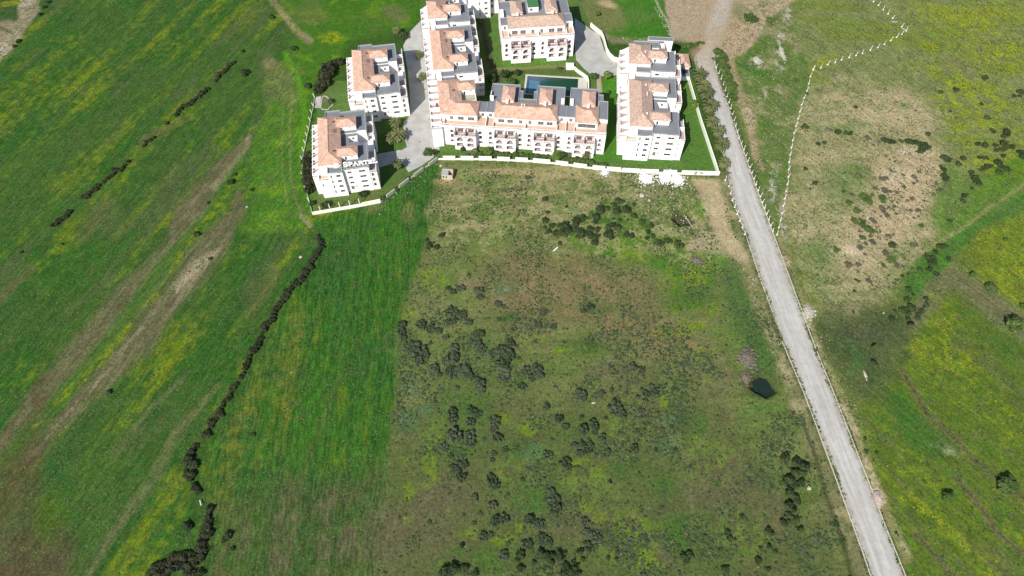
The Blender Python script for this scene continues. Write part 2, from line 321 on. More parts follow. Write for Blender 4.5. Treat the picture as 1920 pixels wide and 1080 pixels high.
for (x, y, a, b, an) in ((1060, 385, 40, 14, -20), (1200, 350, 30, 12, 0), (1250, 365, 40, 14, 8), (1150, 330, 70, 10, 2)): paint((150, 146, 104), blob(x, y, a, b, an, .7, 8) * .5)
k = poly([(1060, 455), (1130, 410), (1220, 420), (1300, 460), (1360, 480), (1370, 520), (1290, 560), (1220, 500), (1120, 470)], 14, 16); paint((82, 126, 38), k * .8); paint((126, 146, 40), k * smooth(.52, .66, MID) * .8)
paint((70, 108, 42), poly([(1030, 420), (1100, 380), (1200, 380), (1230, 440), (1110, 450)], 14, 12) * .7)
paint((64, 104, 48), poly([(1330, 470), (1375, 480), (1430, 570), (1450, 640), (1470, 700), (1420, 720), (1380, 600)], 14, 14) * .65)
for (x, y, a, b) in ((1285, 570, 26, 18), (1310, 610, 26, 12), (1255, 540, 22, 16), (1330, 580, 18, 14), (1275, 620, 40, 10), (1320, 660, 24, 14), (1250, 750, 10, 20), (1050, 660, 16, 8), (930, 780, 22, 12), (1000, 800, 30, 16), (1020, 860, 24, 20), (810, 520, 24, 16), (766, 595, 13, 26), (758, 683, 10, 8), (760, 862, 10, 9), (805, 880, 13, 44), (770, 920, 16, 16), (845, 960, 14, 9), (870, 1000, 22, 12), (1090, 955, 34, 14), (1120, 980, 20, 16), (1180, 1000, 40, 40), (1210, 1040, 40, 30), (940, 1010, 26, 14), (830, 1070, 12, 20), (1030, 1070, 24, 10), (930, 1055, 40, 20), (1100, 880, 30, 20), (985, 990, 30, 10), (765, 970, 10, 8), (735, 1005, 14, 12)):
    paint((112, 138, 28), blob(x, y, a, b, 0, .7, 9) * smooth(.36, .6, FINE) * .85)
for (x, y, a, b) in ((900, 1050, 70, 24), (880, 770, 40, 30), (1240, 910, 20, 20), (900, 640, 20, 20), (1130, 575, 40, 12), (1115, 650, 40, 14), (960, 600, 30, 8), (1290, 800, 26, 22), (1170, 880, 30, 20), (970, 840, 30, 20), (1280, 1000, 60, 40), (1010, 930, 40, 30), (850, 845, 30, 14), (1265, 1000, 26, 20), (1290, 560, 60, 20)):
    paint((64, 104, 40), blob(x, y, a, b, 0, .8, 12) * (.35 + .5 * smooth(.4, .6, FINE)))
for (x, y, a, b) in ((770, 728, 18, 16), (765, 790, 18, 20), (1005, 850, 24, 16), (1250, 830, 20, 16), (800, 770, 14, 10), (950, 545, 30, 10), (1255, 790, 14, 12)): paint((84, 122, 84), blob(x, y, a, b, 0, .7, 8) * .6)
for (x, y, a, b) in ((800, 1000, 70, 60), (720, 1010, 40, 60), (830, 930, 50, 40), (1060, 985, 60, 26), (760, 640, 10, 60), (1160, 700, 70, 26), (1340, 700, 40, 40), (1440, 960, 40, 40), (1350, 900, 60, 40)): paint((108, 98, 76), blob(x, y, a, b, 0, .8, 16) * .5)
for p in ([(1290, 870, 3), (1230, 780, 3), (1180, 760, 2)], [(1290, 850, 3), (1295, 930, 3), (1300, 1010, 3)], [(1180, 670, 2), (1250, 690, 3), (1340, 720, 2)], [(1180, 950, 4), (1220, 1010, 4), (1260, 1060, 4)], [(800, 640, 1), (1000, 630, 2), (1200, 640, 2)]): paint((128, 122, 86), stroke(p, .8, 6) * .5)
for (x, y, a, b) in ((770, 650, 40, 40), (870, 690, 50, 40), (930, 670, 40, 50), (880, 640, 60, 16), (860, 800, 60, 60), (990, 700, 40, 30), (1000, 930, 60, 50), (900, 1050, 90, 30), (1090, 800, 40, 40)): paint((82, 110, 52), blob(x, y, a, b, 0, .9, 16) * (.2 + .5 * smooth(.42, .6, FINE)))
k = poly([(840, 310), (1100, 322), (1330, 338), (1380, 440), (1360, 520), (1180, 470), (1000, 470), (820, 460)], 24, 26)
paint((142, 144, 98), k * smooth(.45, .62, FINE) * .5); paint((108, 138, 62), k * smooth(.5, .64, MID) * .6); paint((166, 156, 114), k * smooth(.52, .66, .5 * BLOT + .5 * FINE) * .65)  # far scrub: lime and beige patches, plus haze brightening put into the colour
for (x, y, a, b) in ((960, 560, 40, 20), (1060, 545, 60, 20), (1180, 560, 50, 18), (1120, 520, 60, 14), (880, 520, 30, 14), (1300, 640, 40, 18)): paint((140, 124, 92), blob(x, y, a, b, 0, .9, 20) * smooth(.4, .62, FINE) * .6)
for (x, y, a, b) in ((1020, 650, 40, 16), (1290, 700, 60, 24), (1180, 800, 50, 30), (1100, 910, 50, 24), (1330, 860, 60, 40), (960, 880, 40, 30), (1180, 1010, 60, 40), (820, 830, 30, 30), (1380, 1000, 60, 40)): paint((112, 140, 50), blob(x, y, a, b, 0, .95, 22) * smooth(.4, .64, FINE) * .5)
# verges of the road
VL = [(1352, 330, 12), (1380, 440, 16), (1425, 560, 15), (1455, 640, 13), (1490, 730, 14), (1530, 840, 14), (1570, 940, 16), (1610, 1040, 18), (1660, 1150, 20)]
k = stroke(VL, .5, 6); paint((140, 134, 96), k * .75); paint((172, 160, 122), k * smooth(.48, .62, MID) * .7); paint((82, 112, 48), k * smooth(.52, .64, 1 - FINE) * .5)
paint((182, 168, 130), poly([(1295, 335), (1345, 335), (1362, 380), (1372, 430), (1395, 470), (1400, 485), (1375, 470), (1340, 420), (1325, 370)], 6, 6) * .9)
paint((176, 160, 130), poly([(1300, 440), (1350, 430), (1400, 470), (1405, 500), (1370, 480), (1290, 470)], 7, 8) * .6); paint((96, 134, 40), blob(1320, 385, 12, 26, 10, .6, 6) * .8); paint((112, 100, 76), blob(1345, 430, 22, 12, 20, .7) * .5)
paint((66, 74, 44), stroke([(1500, 780, 3), (1530, 860, 4), (1550, 930, 4), (1580, 1010, 5), (1600, 1090, 5)], .7, 4) * .8)
paint((104, 92, 76), blob(1308, 488, 12, 6, 30, .5, 3) * .8); paint((112, 100, 80), blob(1402, 712, 13, 16, 0, .5, 5) * .8); paint((70, 78, 46), blob(1430, 722, 32, 24, 0, .4, 6) * .7); paint((84, 124, 60), blob(1432, 765, 24, 10, 0, .7, 6) * .6)
paint((184, 168, 132), poly([(1300, 338), (1340, 336), (1358, 375), (1370, 425), (1398, 475), (1395, 490), (1360, 465), (1330, 415), (1312, 370)], 7, 7) * .85)
# --- right of the road
RIGHT = poly([(1340, 100), (1480, -100), (2400, -100), (2400, 1300), (1730, 1300), (1690, 1060), (1640, 925), (1580, 780), (1530, 660), (1460, 450), (1400, 280)], 5, 3)
t1 = aniso((1690, 740), (1900, 930), 60, 6, 61, 5); t2 = aniso((1690, 740), (1900, 930), 26, 2.0, 63, 4); t3 = aniso((1500, 60), (1900, 100), 40, 6, 65, 4)
paint((112, 128, 62), RIGHT)
k = poly([(1480, -60), (2300, -60), (2300, 420), (1800, 400), (1750, 260), (1500, 190)], 20, 16)  # far meadow: paler base tone has the haze painted in
paint((132, 140, 88), k * .85); paint((118, 136, 58), k * smooth(.46, .62, t3) * .8); paint((146, 154, 28), k * smooth(.57, .70, .5 * t3 + .5 * MID) * poly([(1640, 20), (2300, -60), (2300, 420), (1830, 360), (1720, 150)], 40, 30) * .7); paint((136, 130, 92), k * smooth(.58, .72, BLOT) * .5); paint((128, 146, 46), poly([(1700, -60), (2300, -60), (2300, 430), (1860, 340), (1760, 200), (1700, 60)], 50, 50) * smooth(.38, .66, .6 * MID + .4 * FINE) * .6)
for (x, y, a, b, an) in ((1790, 20, 60, 8, 0), (1830, 40, 50, 14, 0), (1870, 100, 40, 22, 10), (1800, 210, 34, 30, 30), (1790, 150, 40, 8, 20), (1850, 180, 30, 12, 20), (1720, 125, 30, 6, 0), (1530, 120, 30, 6, -25), (1890, 300, 50, 30, 0), (1880, 20, 40, 8, 0)): paint((146, 158, 34), blob(x, y, a * 1.2, b * 1.2, an, .95, 22) * smooth(.3, .6, FINE) * .75)
HILL = poly([(1500, 190), (1560, 160), (1700, 160), (1750, 230), (1770, 290), (1830, 330), (1790, 400), (1740, 440), (1690, 510), (1640, 560), (1600, 600), (1545, 600), (1520, 540), (1490, 470), (1475, 400), (1485, 300)], 34, 46)
paint((164, 158, 116), HILL * .9); paint((124, 138, 82), HILL * smooth(.46, .64, BLOT) * .65); paint((190, 174, 136), HILL * smooth(.5, .66, .6 * MID + .4 * FINE) * .65); paint((118, 132, 76), HILL * smooth(.52, .64, FINE) * .3); paint((186, 170, 132), HILL * smooth(.5, .66, aniso((1500, 230), (1740, 215), 30, 3, 67, 4)) * .5)  # dry soil tones, raised to paint distance haze into the ground colour
paint((190, 172, 136), poly([(1620, 300), (1700, 290), (1760, 310), (1740, 380), (1660, 460), (1600, 480), (1580, 430), (1640, 380)], 30, 40) * .95)
paint((196, 178, 140), blob(1685, 340, 30, 26, 0, .8, 10) * .7); paint((190, 172, 136), poly([(1640, 180), (1720, 180), (1745, 230), (1730, 260), (1640, 235), (1600, 215)], 14, 12) * .5)
for (x, y, a, b) in ((1695, 283, 12, 8), (1715, 285, 8, 8), (1736, 290, 10, 6), (1590, 470, 30, 8), (1600, 585, 14, 8), (1680, 330, 20, 14)): paint((206, 188, 158), blob(x, y, a, b, 0, .6, 4) * .85)
for (x, y, a, b) in ((1585, 242, 22, 12), (1650, 200, 10, 6), (1695, 198, 10, 6), (1585, 340, 40, 40), (1540, 480, 30, 30), (1530, 240, 18, 8), (1620, 230, 20, 5)): paint((94, 130, 60), blob(x, y, a, b, 0, .8, 10) * .6)
k = stroke([(1920, 345, 3), (1860, 385, 3), (1810, 425, 4), (1775, 445, 4), (1720, 480, 2)], .6, 4)
G1 = poly([(1700, 520), (1720, 480), (1770, 450), (1820, 420), (1920, 350), (2100, 280), (2100, 480), (1920, 400), (1850, 430), (1800, 470), (1770, 510), (1740, 560), (1690, 570)], 10, 12); paint((72, 122, 44), G1 * .85)
paint((84, 128, 36), poly([(1770, 300), (1830, 330), (1920, 280), (2100, 240), (2100, 330), (1920, 345), (1820, 420), (1760, 450), (1740, 400)], 14, 14) * .75); paint((160, 152, 108), k * .55)
Y1 = poly([(1800, 470), (1860, 420), (1930, 390), (2200, 330), (2200, 640), (1930, 590), (1860, 540), (1800, 500)], 10, 10); paint((112, 132, 42), Y1); paint((150, 156, 34), Y1 * smooth(.46, .72, .4 * t2 + .25 * MID + .35 * FINE) * .45); paint((104, 118, 52), Y1 * smooth(.56, .68, BLOT) * .6)
paint((118, 114, 86), poly([(1740, 530), (1790, 500), (1860, 545), (1920, 590), (2100, 680), (2100, 720), (1920, 640), (1800, 560), (1700, 650), (1690, 620)], 8, 8) * .75)
R3 = poly([(1730, 610), (1790, 540), (1870, 610), (1930, 650), (2300, 800), (2300, 1300), (1760, 1300), (1690, 1040), (1650, 900), (1610, 760), (1660, 720)], 12, 12)
paint((94, 118, 42), R3); paint((126, 144, 30), R3 * smooth(.46, .72, .4 * t1 + .25 * MID + .35 * FINE) * .55); paint((104, 106, 66), R3 * smooth(.56, .70, t2) * .7); paint((74, 110, 40), R3 * smooth(.52, .68, BLOT) * .6)
for p, w in (([(1720, 640), (1800, 690), (1880, 790), (1940, 850)], 22), ([(1700, 930), (1760, 980), (1830, 1050), (1880, 1100)], 13), ([(1760, 560), (1780, 600), (1760, 640)], 16)): paint((134, 150, 28), stroke([(*q, w) for q in p], .9, 18) * (.1 + .65 * smooth(.42, .62, .5 * t2 + .5 * FINE)))
for p in ([(1690, 690), (1740, 780), (1800, 830), (1850, 880), (1900, 920), (1960, 960)], [(1790, 890), (1840, 950), (1870, 1000), (1930, 1040)], [(1715, 1000), (1760, 1050), (1800, 1090)]):
    paint((116, 104, 80), stroke([(*q, 5) for q in p], .8, 7) * .7); paint((76, 66, 46), stroke([(*q, 1.0) for q in p], .6, 4) * .7)
paint((64, 108, 42), poly([(1650, 740), (1690, 730), (1740, 800), (1790, 840), (1760, 860), (1700, 830)], 12, 10) * .8); paint((150, 158, 116), blob(1775, 845, 22, 12, 20, .8, 6) * smooth(.5, .64, FINE) * .7)
k = poly([(1550, 590), (1640, 575), (1710, 600), (1710, 650), (1660, 720), (1640, 760), (1590, 740), (1560, 680), (1530, 630)], 30, 34); paint((86, 94, 58), k * .75); paint((66, 88, 50), k * smooth(.46, .62, MID) * .6); paint((72, 112, 62), stroke([(1595, 640, 8), (1612, 680, 8), (1600, 700, 8)], .8, 8) * .6)
paint((82, 84, 66), blob(1620, 625, 50, 20, 10, .8, 10) * .5)
# strip between road and white post fence, littered with stones
k = poly([(1405, 60), (1475, 0), (1500, 60), (1520, 140), (1500, 190), (1485, 280), (1468, 380), (1458, 440), (1420, 330), (1395, 250), (1380, 190), (1385, 130)], 7, 8)
paint((106, 126, 66), k * .85); paint((160, 152, 112), k * smooth(.55, .68, MID) * .7); paint((86, 122, 48), k * smooth(.52, .66, BLOT) * .6)
for (x, y, a, b) in ((1465, 110, 8, 26), (1475, 25, 7, 12), (1420, 115, 12, 10), (1430, 178, 8, 10), (1465, 70, 6, 14), (1450, 345, 8, 30), (1470, 420, 6, 30)): paint((196, 190, 176), blob(x, y, a, b, 0, .7, 5) * smooth(.42, .6, FINE) * .8)
paint((176, 158, 124), stroke([(1365, 95, 8), (1378, 140, 6), (1390, 180, 7), (1404, 220, 11), (1408, 250, 8), (1415, 290, 7), (1430, 320, 5)], .6, 6) * .8); paint((190, 174, 140), blob(1402, 218, 11, 22, -15, .5, 4) * .8)
paint((70, 116, 44), stroke([(1380, 115, 3), (1410, 130, 6), (1445, 137, 4)], .6, 4) * .8)
k = stroke([(1458, 445, 9), (1480, 520, 13), (1505, 590, 13), (1530, 650, 10), (1560, 715, 10), (1590, 790, 9), (1620, 860, 8), (1660, 960, 8), (1700, 1050, 8)], .6, 7); paint((160, 150, 108), k * .75); paint((196, 180, 144), k * smooth(.5, .62, MID) * .8); paint((84, 116, 48), k * smooth(.54, .66, FINE) * .5)
paint((176, 166, 144), blob(1516, 585, 12, 14, 0, .3, 2) * .9)
# bare ground north of the gate
k = poly([(1238, -60), (1560, -60), (1448, 30), (1420, 70), (1400, 95), (1370, 110), (1345, 108), (1300, 80), (1262, 72), (1250, 30)], 5, 6)
paint((184, 166, 138), k); paint((150, 140, 100), k * smooth(.52, .64, FINE) * .45); paint((192, 164, 132), k * smooth(.58, .70, BLOT) * .5); paint((196, 188, 172), stroke([(1366, -20, 12), (1345, 40, 14), (1328, 90, 10), (1318, 110, 14)], .7, 6) * .8)
paint((110, 126, 66), blob(1385, 20, 12, 14, 0, .7) * .6); paint((110, 128, 66), poly([(1370, 30), (1450, -10), (1440, 40), (1400, 80), (1365, 60)], 10, 10) * smooth(.5, .62, FINE) * .5)
paint((188, 150, 122), blob(1312, 72, 14, 7, 0, .7) * .5); paint((182, 152, 128), blob(1307, 100, 13, 12, 20, .6) * .8)
k = poly([(1090, -40), (1230, -40), (1252, 30), (1262, 75), (1170, 76), (1130, 70), (1110, 50), (1085, 30)], 4, 4); paint((78, 124, 42), k); paint((134, 130, 86), k * smooth(.52, .66, BLOT) * .7); paint((196, 172, 134), blob(1140, 6, 18, 8, 15) * .9); paint((70, 126, 40), poly([(1160, 0), (1238, 0), (1256, 68), (1180, 70)], 6, 4) * .7)
paint((150, 140, 110), stroke([(1120, 60, 4), (1150, 75, 6), (1260, 80, 5)], .6, 4) * .7); paint((200, 190, 170), stroke([(1228, 0, 1.5), (1252, 40, 1.6), (1262, 72, 1.6)], .7, 3) * .7)
# gardens inside the compound walls
COMP = poly([(590, 400), (586, 330), (590, 230), (600, 180), (625, 150), (655, 150), (700, 120), (765, 88), (788, 45), (790, -40), (1070, -40), (1110, 60), (1165, 115), (1290, 105), (1300, 155), (1346, 322), (1240, 322), (1040, 303), (900, 297), (822, 296), (712, 375)], 2.5, 2)
paint((90, 124, 58), COMP); paint((108, 132, 72), COMP * smooth(.48, .66, MID) * .5)
paint((104, 118, 62), poly([(590, 400), (586, 330), (592, 240), (640, 370), (712, 355), (800, 300), (790, 310), (712, 376)], 3, 3) * .7)
paint((92, 132, 56), poly([(1165, 120), (1185, 300), (1340, 320), (1300, 150)], 4, 3) * .8); paint((80, 132, 44), poly([(1110, 300), (1140, 170), (1165, 150), (1165, 300)], 3, 3) * .9); paint((82, 142, 40), poly([(1125, 150), (1165, 140), (1170, 175), (1130, 175)], 3, 3) * .9)
paint((90, 82, 66), stroke([(903, 40, 5), (912, 90, 5), (925, 130, 6), (935, 150, 6)], .5, 2) * .9); paint((150, 138, 96), stroke([(905, 140, 1), (930, 130, 3), (1000, 126, 3), (1070, 124, 3)], .4, 1) * .9)
paint((96, 112, 58), poly([(930, 132), (1070, 128), (1095, 142), (990, 138), (940, 150)], 3, 2) * .7); paint((96, 144, 56), poly([(938, 100), (1070, 100), (1068, 122), (945, 126)], 3, 2) * .7)
paint((130, 122, 90), poly([(596, 180), (600, 182), (620, 172), (622, 195), (600, 198)], 3, 2) * .5); paint((116, 110, 92), stroke([(1062, 295, 7), (1080, 292, 5)], .6, 2) * .8)
paint((168, 150, 112), blob(838, 340, 22, 5, 0, .6, 3) * .8)
# fine, sub-metre variation everywhere
RGB *= ((0.86 + .28 * FINE + .15 * (np.random.RandomState(5).rand(len(X)) - .5)) * (1 + .10 * LEFT + .07 * CL + .09 * SCRUB + .05 * RIGHT))[:, None]
RGB = np.clip(RGB, .006, .8)
# relief: gentle hollows, two pits
Z = -.30 * fbm(X * .12, Y * .12, 71, 4) - .10 * FINE
flat = np.maximum(stroke([(1360, -80, 40), (1330, 100, 40), (1365, 300, 40), (1430, 500, 40), (1500, 650, 50), (1590, 850, 60), (1690, 1150, 70)], .2, 0), COMP)
Z = Z * (1 - .85 * flat) - .015
for c, r, d, e in ((PIT1, 4.6, 2.2, 1.15), (PIT2, 4.6, 3.2, 1.0)):
    q = np.hypot((X - c.x) / e, (Y - c.y)) + F1 * 1.3 + WX * 1.5; m = 1 - smooth(r * .62, r * 1.02, q); Z -= d * m
    RGB = RGB * (1 - .75 * m[:, None]) + np.array(S(72, 70, 44)) * .75 * m[:, None]
_c, _s = math.cos(math.radians(-5.1)), math.sin(math.radians(-5.1)); _u = (X + 31.3) * _c + (Y - 219.4) * _s; _v = -(X + 31.3) * _s + (Y - 219.4) * _c
Z = np.where((_u > 33.9) & (_u < 63.1) & (_v > 35.7) & (_v < 49.2), -1.2, Z)
gm = bpy.data.meshes.new('ground')
verts = np.stack([X, Y, Z], 1).astype(np.float32)
ii = (np.arange(NY - 1)[:, None] * NX + np.arange(NX - 1)[None, :]).ravel()
fa = np.stack([ii, ii + 1, ii + NX + 1, ii + NX], 1).astype(np.int32)
gm.vertices.add(len(verts)); gm.vertices.foreach_set('co', verts.ravel())
gm.loops.add(fa.size); gm.loops.foreach_set('vertex_index', fa.ravel())
gm.polygons.add(len(fa)); gm.polygons.foreach_set('loop_start', np.arange(0, fa.size, 4, dtype=np.int32))
gm.polygons.foreach_set('use_smooth', np.ones(len(fa), bool)); gm.update(calc_edges=True)
ca = gm.attributes.new('soil_and_grass', 'FLOAT_COLOR', 'POINT')
ca.data.foreach_set('color', np.concatenate([RGB, np.ones((len(X), 1))], 1).astype(np.float32).ravel())
cr2 = gm.attributes.new('rows', 'FLOAT_COLOR', 'POINT'); cr2.data.foreach_set('color', np.stack([CL, LEFT, RIGHT * .7, np.ones(len(X))], 1).astype(np.float32).ravel())
m = bpy.data.materials.new('grass_and_soil'); m.use_nodes = True; nt = m.node_tree; n = nt.nodes; l = nt.links; bs = n['Principled BSDF']
bs.inputs['Roughness'].default_value = .95; bs.inputs['Specular IOR Level'].default_value = .08
a = n.new('ShaderNodeAttribute'); a.attribute_name = 'soil_and_grass'; g = n.new('ShaderNodeNewGeometry')
t = n.new('ShaderNodeTexNoise'); t.inputs['Scale'].default_value = 1.15; t.inputs['Detail'].default_value = 8; t.inputs['Roughness'].default_value = .72; l.new(g.outputs['Position'], t.inputs['Vector'])
mr = n.new('ShaderNodeMapRange'); mr.inputs[1].default_value = .3; mr.inputs[2].default_value = .7; mr.inputs[3].default_value = .50; mr.inputs[4].default_value = 1.52; l.new(t.outputs[0], mr.inputs[0])
t2 = n.new('ShaderNodeTexNoise'); t2.inputs['Scale'].default_value = .33; t2.inputs['Detail'].default_value = 6; l.new(g.outputs['Position'], t2.inputs['Vector'])
mr2 = n.new('ShaderNodeMapRange'); mr2.inputs[1].default_value = .35; mr2.inputs[2].default_value = .65; mr2.inputs[3].default_value = .485; mr2.inputs[4].default_value = .515; l.new(t2.outputs[0], mr2.inputs[0])
ar = n.new('ShaderNodeAttribute'); ar.attribute_name = 'rows'; sr_ = n.new('ShaderNodeSeparateColor'); l.new(ar.outputs['Color'], sr_.inputs[0]); prev = mr.outputs[0]
for ch_, (p, q), sca_, lo, hi in ((0, ((640, 1000), (690, 450)), 1.3, .68, 1.28), (1, ((0, 830), (470, 260)), .9, .82, 1.2), (2, ((1690, 740), (1900, 930)), .8, .78, 1.22)):
    d_ = (at(*q) - at(*p)).normalized(); mp_ = n.new('ShaderNodeMapping'); mp_.vector_type = 'TEXTURE'; mp_.inputs['Rotation'].default_value = (0, 0, math.atan2(d_.y, d_.x)); mp_.inputs['Scale'].default_value = (5.0, 1.0, 1.0); l.new(g.outputs['Position'], mp_.inputs['Vector'])
    tr = n.new('ShaderNodeTexNoise'); tr.inputs['Scale'].default_value = sca_; tr.inputs['Detail'].default_value = 3; l.new(mp_.outputs[0], tr.inputs['Vector'])
    m1 = n.new('ShaderNodeMapRange'); m1.inputs[1].default_value = .36; m1.inputs[2].default_value = .64; m1.inputs[3].default_value = lo; m1.inputs[4].default_value = hi; l.new(tr.outputs[0], m1.inputs[0])
    m2 = n.new('ShaderNodeMix'); l.new(sr_.outputs[ch_], m2.inputs[0]); m2.inputs[2].default_value = 1.0; l.new(m1.outputs[0], m2.inputs[3])
    m3 = n.new('ShaderNodeMath'); m3.operation = 'MULTIPLY'; l.new(prev, m3.inputs[0]); l.new(m2.outputs[0], m3.inputs[1]); prev = m3.outputs[0]
hs = n.new('ShaderNodeHueSaturation'); l.new(a.outputs['Color'], hs.inputs['Color']); l.new(prev, hs.inputs['Value']); l.new(mr2.outputs[0], hs.inputs['Hue']); hs.inputs['Saturation'].default_value = 1.0
l.new(hs.outputs[0], bs.inputs['Base Color'])
bp = n.new('ShaderNodeBump'); bp.inputs['Strength'].default_value = .7; bp.inputs['Distance'].default_value = .22; l.new(t.outputs[0], bp.inputs['Height']); l.new(bp.outputs[0], bs.inputs['Normal'])
gm.materials.append(m)
go = bpy.data.objects.new('ground', gm); col.objects.link(go); tag(go, kind='structure')

# ------------------------------------------------------------------ road, kerbs, drives
RE = [(1350, 50), (1341, 85), (1336, 105), (1342, 130), (1352, 156), (1365, 193), (1377, 230), (1394, 283), (1403, 310), (1430, 385), (1453, 447), (1490, 547), (1528, 650), (1572, 759), (1601, 834), (1634, 917), (1658, 982), (1685, 1048), (1697, 1078), (1740, 1190)]
LE = [(1336, 50), (1320, 85), (1300, 108), (1304, 125), (1318, 156), (1330, 193), (1342, 235), (1353, 283), (1360, 310), (1372, 372), (1397, 437), (1426, 525), (1462, 628), (1505, 732), (1531, 800), (1562, 884), (1588, 955), (1617, 1035), (1632, 1080), (1674, 1190)]
def resample(P, n):
    P = [at(*p) for p in P]; L = [0]
    for a_, b_ in zip(P, P[1:]): L.append(L[-1] + (b_ - a_).length)
    o = []
    for k in range(n):
        s = L[-1] * k / (n - 1); i = max(j for j in range(len(L)) if L[j] <= s + 1e-6); i = min(i, len(P) - 2)
        o.append(P[i].lerp(P[i + 1], (s - L[i]) / max(1e-6, L[i + 1] - L[i])))
    return o
N = 260; A_ = [at(*p) for p in LE]; B_ = [at(*p) for p in RE]
def dens(P, n):
    o = []
    for i in range(len(P) - 1):
        for k in range(n): o.append(P[i].lerp(P[i + 1], k / n))
    return o + [P[-1]]
Ld = dens(A_, 14); Rd = dens(B_, 14); W = 22
me = bpy.data.meshes.new('road'); V = []; U = []; dist = 0; prev = None
for a_, b_ in zip(Ld, Rd):
    c = (a_ + b_) / 2; dist += 0 if prev is None else (c - prev).length; prev = c
    for k in range(W + 1):
        p = a_.lerp(b_, k / W); wob = (rnd.random() - .5) * .02
        V.append((p.x, p.y, .05 + .04 * (1 - (2 * k / W - 1) ** 2) + wob)); U.append((k / W, dist / 10, 0))
Fc = [(i * (W + 1) + k, i * (W + 1) + k + 1, (i + 1) * (W + 1) + k + 1, (i + 1) * (W + 1) + k) for i in range(len(Ld) - 1) for k in range(W)]
me.from_pydata(V, [], Fc); at_ = me.attributes.new('lane', 'FLOAT_VECTOR', 'POINT'); at_.data.foreach_set('vector', np.array(U, np.float32).ravel())
me.polygons.foreach_set('use_smooth', np.ones(len(Fc), bool)); me.update()
m = bpy.data.materials.new('pale_gravel_road'); m.use_nodes = True; nt = m.node_tree; n = nt.nodes; l = nt.links; bs = n['Principled BSDF']; bs.inputs['Roughness'].default_value = .95; bs.inputs['Specular IOR Level'].default_value = .1
a = n.new('ShaderNodeAttribute'); a.attribute_name = 'lane'; g = n.new('ShaderNodeNewGeometry')
mp = n.new('ShaderNodeMapping'); mp.inputs['Scale'].default_value = (9, .55, 1); l.new(a.outputs['Vector'], mp.inputs['Vector'])
ts = n.new('ShaderNodeTexNoise'); ts.inputs['Scale'].default_value = 1.0; ts.inputs['Detail'].default_value = 5; l.new(mp.outputs[0], ts.inputs['Vector'])
tf = n.new('ShaderNodeTexNoise'); tf.inputs['Scale'].default_value = .45; tf.inputs['Detail'].default_value = 8; tf.inputs['Roughness'].default_value = .7; l.new(g.outputs['Position'], tf.inputs['Vector'])
cr = n.new('ShaderNodeValToRGB'); e = cr.color_ramp.elements; e[0].position = .3; e[0].color = (.315, .30, .27, 1); e[1].position = .7; e[1].color = (.43, .42, .40, 1); l.new(ts.outputs[0], cr.inputs[0])
sx = n.new('ShaderNodeSeparateXYZ'); l.new(a.outputs['Vector'], sx.inputs[0])
ed = n.new('ShaderNodeMath'); ed.operation = 'SUBTRACT'; ed.inputs[1].default_value = .5; l.new(sx.outputs[0], ed.inputs[0])
ab = n.new('ShaderNodeMath'); ab.operation = 'ABSOLUTE'; l.new(ed.outputs[0], ab.inputs[0])
am = n.new('ShaderNodeMath'); am.operation = 'MULTIPLY_ADD'; am.inputs[1].default_value = .9; l.new(tf.outputs[0], am.inputs[0]); l.new(ab.outputs[0], am.inputs[2])
er = n.new('ShaderNodeMapRange'); er.inputs[1].default_value = .76; er.inputs[2].default_value = .97; l.new(am.outputs[0], er.inputs[0])
mx = n.new('ShaderNodeMix'); mx.data_type = 'RGBA'; l.new(er.outputs[0], mx.inputs[0]); l.new(cr.outputs[0], mx.inputs[6]); mx.inputs[7].default_value = (.21, .195, .13, 1)
mh = n.new('ShaderNodeHueSaturation'); mv = n.new('ShaderNodeMapRange'); mv.inputs[1].default_value = .3; mv.inputs[2].default_value = .7; mv.inputs[3].default_value = .86; mv.inputs[4].default_value = 1.12; l.new(tf.outputs[0], mv.inputs[0]); l.new(mv.outputs[0], mh.inputs['Value'])
dm = n.new('ShaderNodeMath'); dm.operation = 'MULTIPLY_ADD'; dm.inputs[1].default_value = 5.0; l.new(tf.outputs[0], dm.inputs[0]); l.new(sx.outputs[1], dm.inputs[2])
dr = n.new('ShaderNodeMapRange'); dr.inputs[1].default_value = 3.0; dr.inputs[2].default_value = 8.5; l.new(dm.outputs[0], dr.inputs[0]); dx_ = n.new('ShaderNodeMix'); dx_.data_type = 'RGBA'; l.new(dr.outputs[0], dx_.inputs[0]); dx_.inputs[6].default_value = (*S(190, 172, 146), 1); l.new(mx.outputs[2], dx_.inputs[7]); l.new(dx_.outputs[2], mh.inputs['Color'])
l.new(mh.outputs[0], bs.inputs['Base Color'])
me.materials.append(m); ro = bpy.data.objects.new('road', me); col.objects.link(ro); tag(ro, kind='structure')
def strip(name, pts, w, z0, z1, m, kind=None):
    mb = MB()
    for p, q in zip(pts, pts[1:]): mb.wallseg(p, q, w, z0, z1)
    o = mb.build(name, m)
    return tag(o, kind=kind) if kind else o
strip('kerb', [at(*p) for p in RE[6:]], .32, -.3, .20, M['creamkerb'], 'structure')
strip('kerb', [at(*p) for p in LE[9:12]] + [at(1448, 585)], .28, -.3, .18, M['creamkerb'], 'structure')
strip('kerb', [at(1466, 640)] + [at(*p) for p in LE[13:]], .32, -.3, .20, M['creamkerb'], 'structure')
def sheet(name, pts, z, m, kind='structure'):
    bm = bmesh.new(); vs = [bm.verts.new((p[0], p[1], z)) for p in pts]
    es = [bm.edges.new((vs[i], vs[(i + 1) % len(vs)])) for i in range(len(vs))]
    bmesh.ops.triangle_fill(bm, edges=es, use_beauty=True, normal=(0, 0, 1))
    me = bpy.data.meshes.new(name); bm.to_mesh(me); bm.free(); me.materials.append(m)
    o = bpy.data.objects.new(name, me); col.objects.link(o); return tag(o, kind=kind)
def psheet(name, pts, z, m): return sheet(name, [at(*p) for p in pts], z, m)
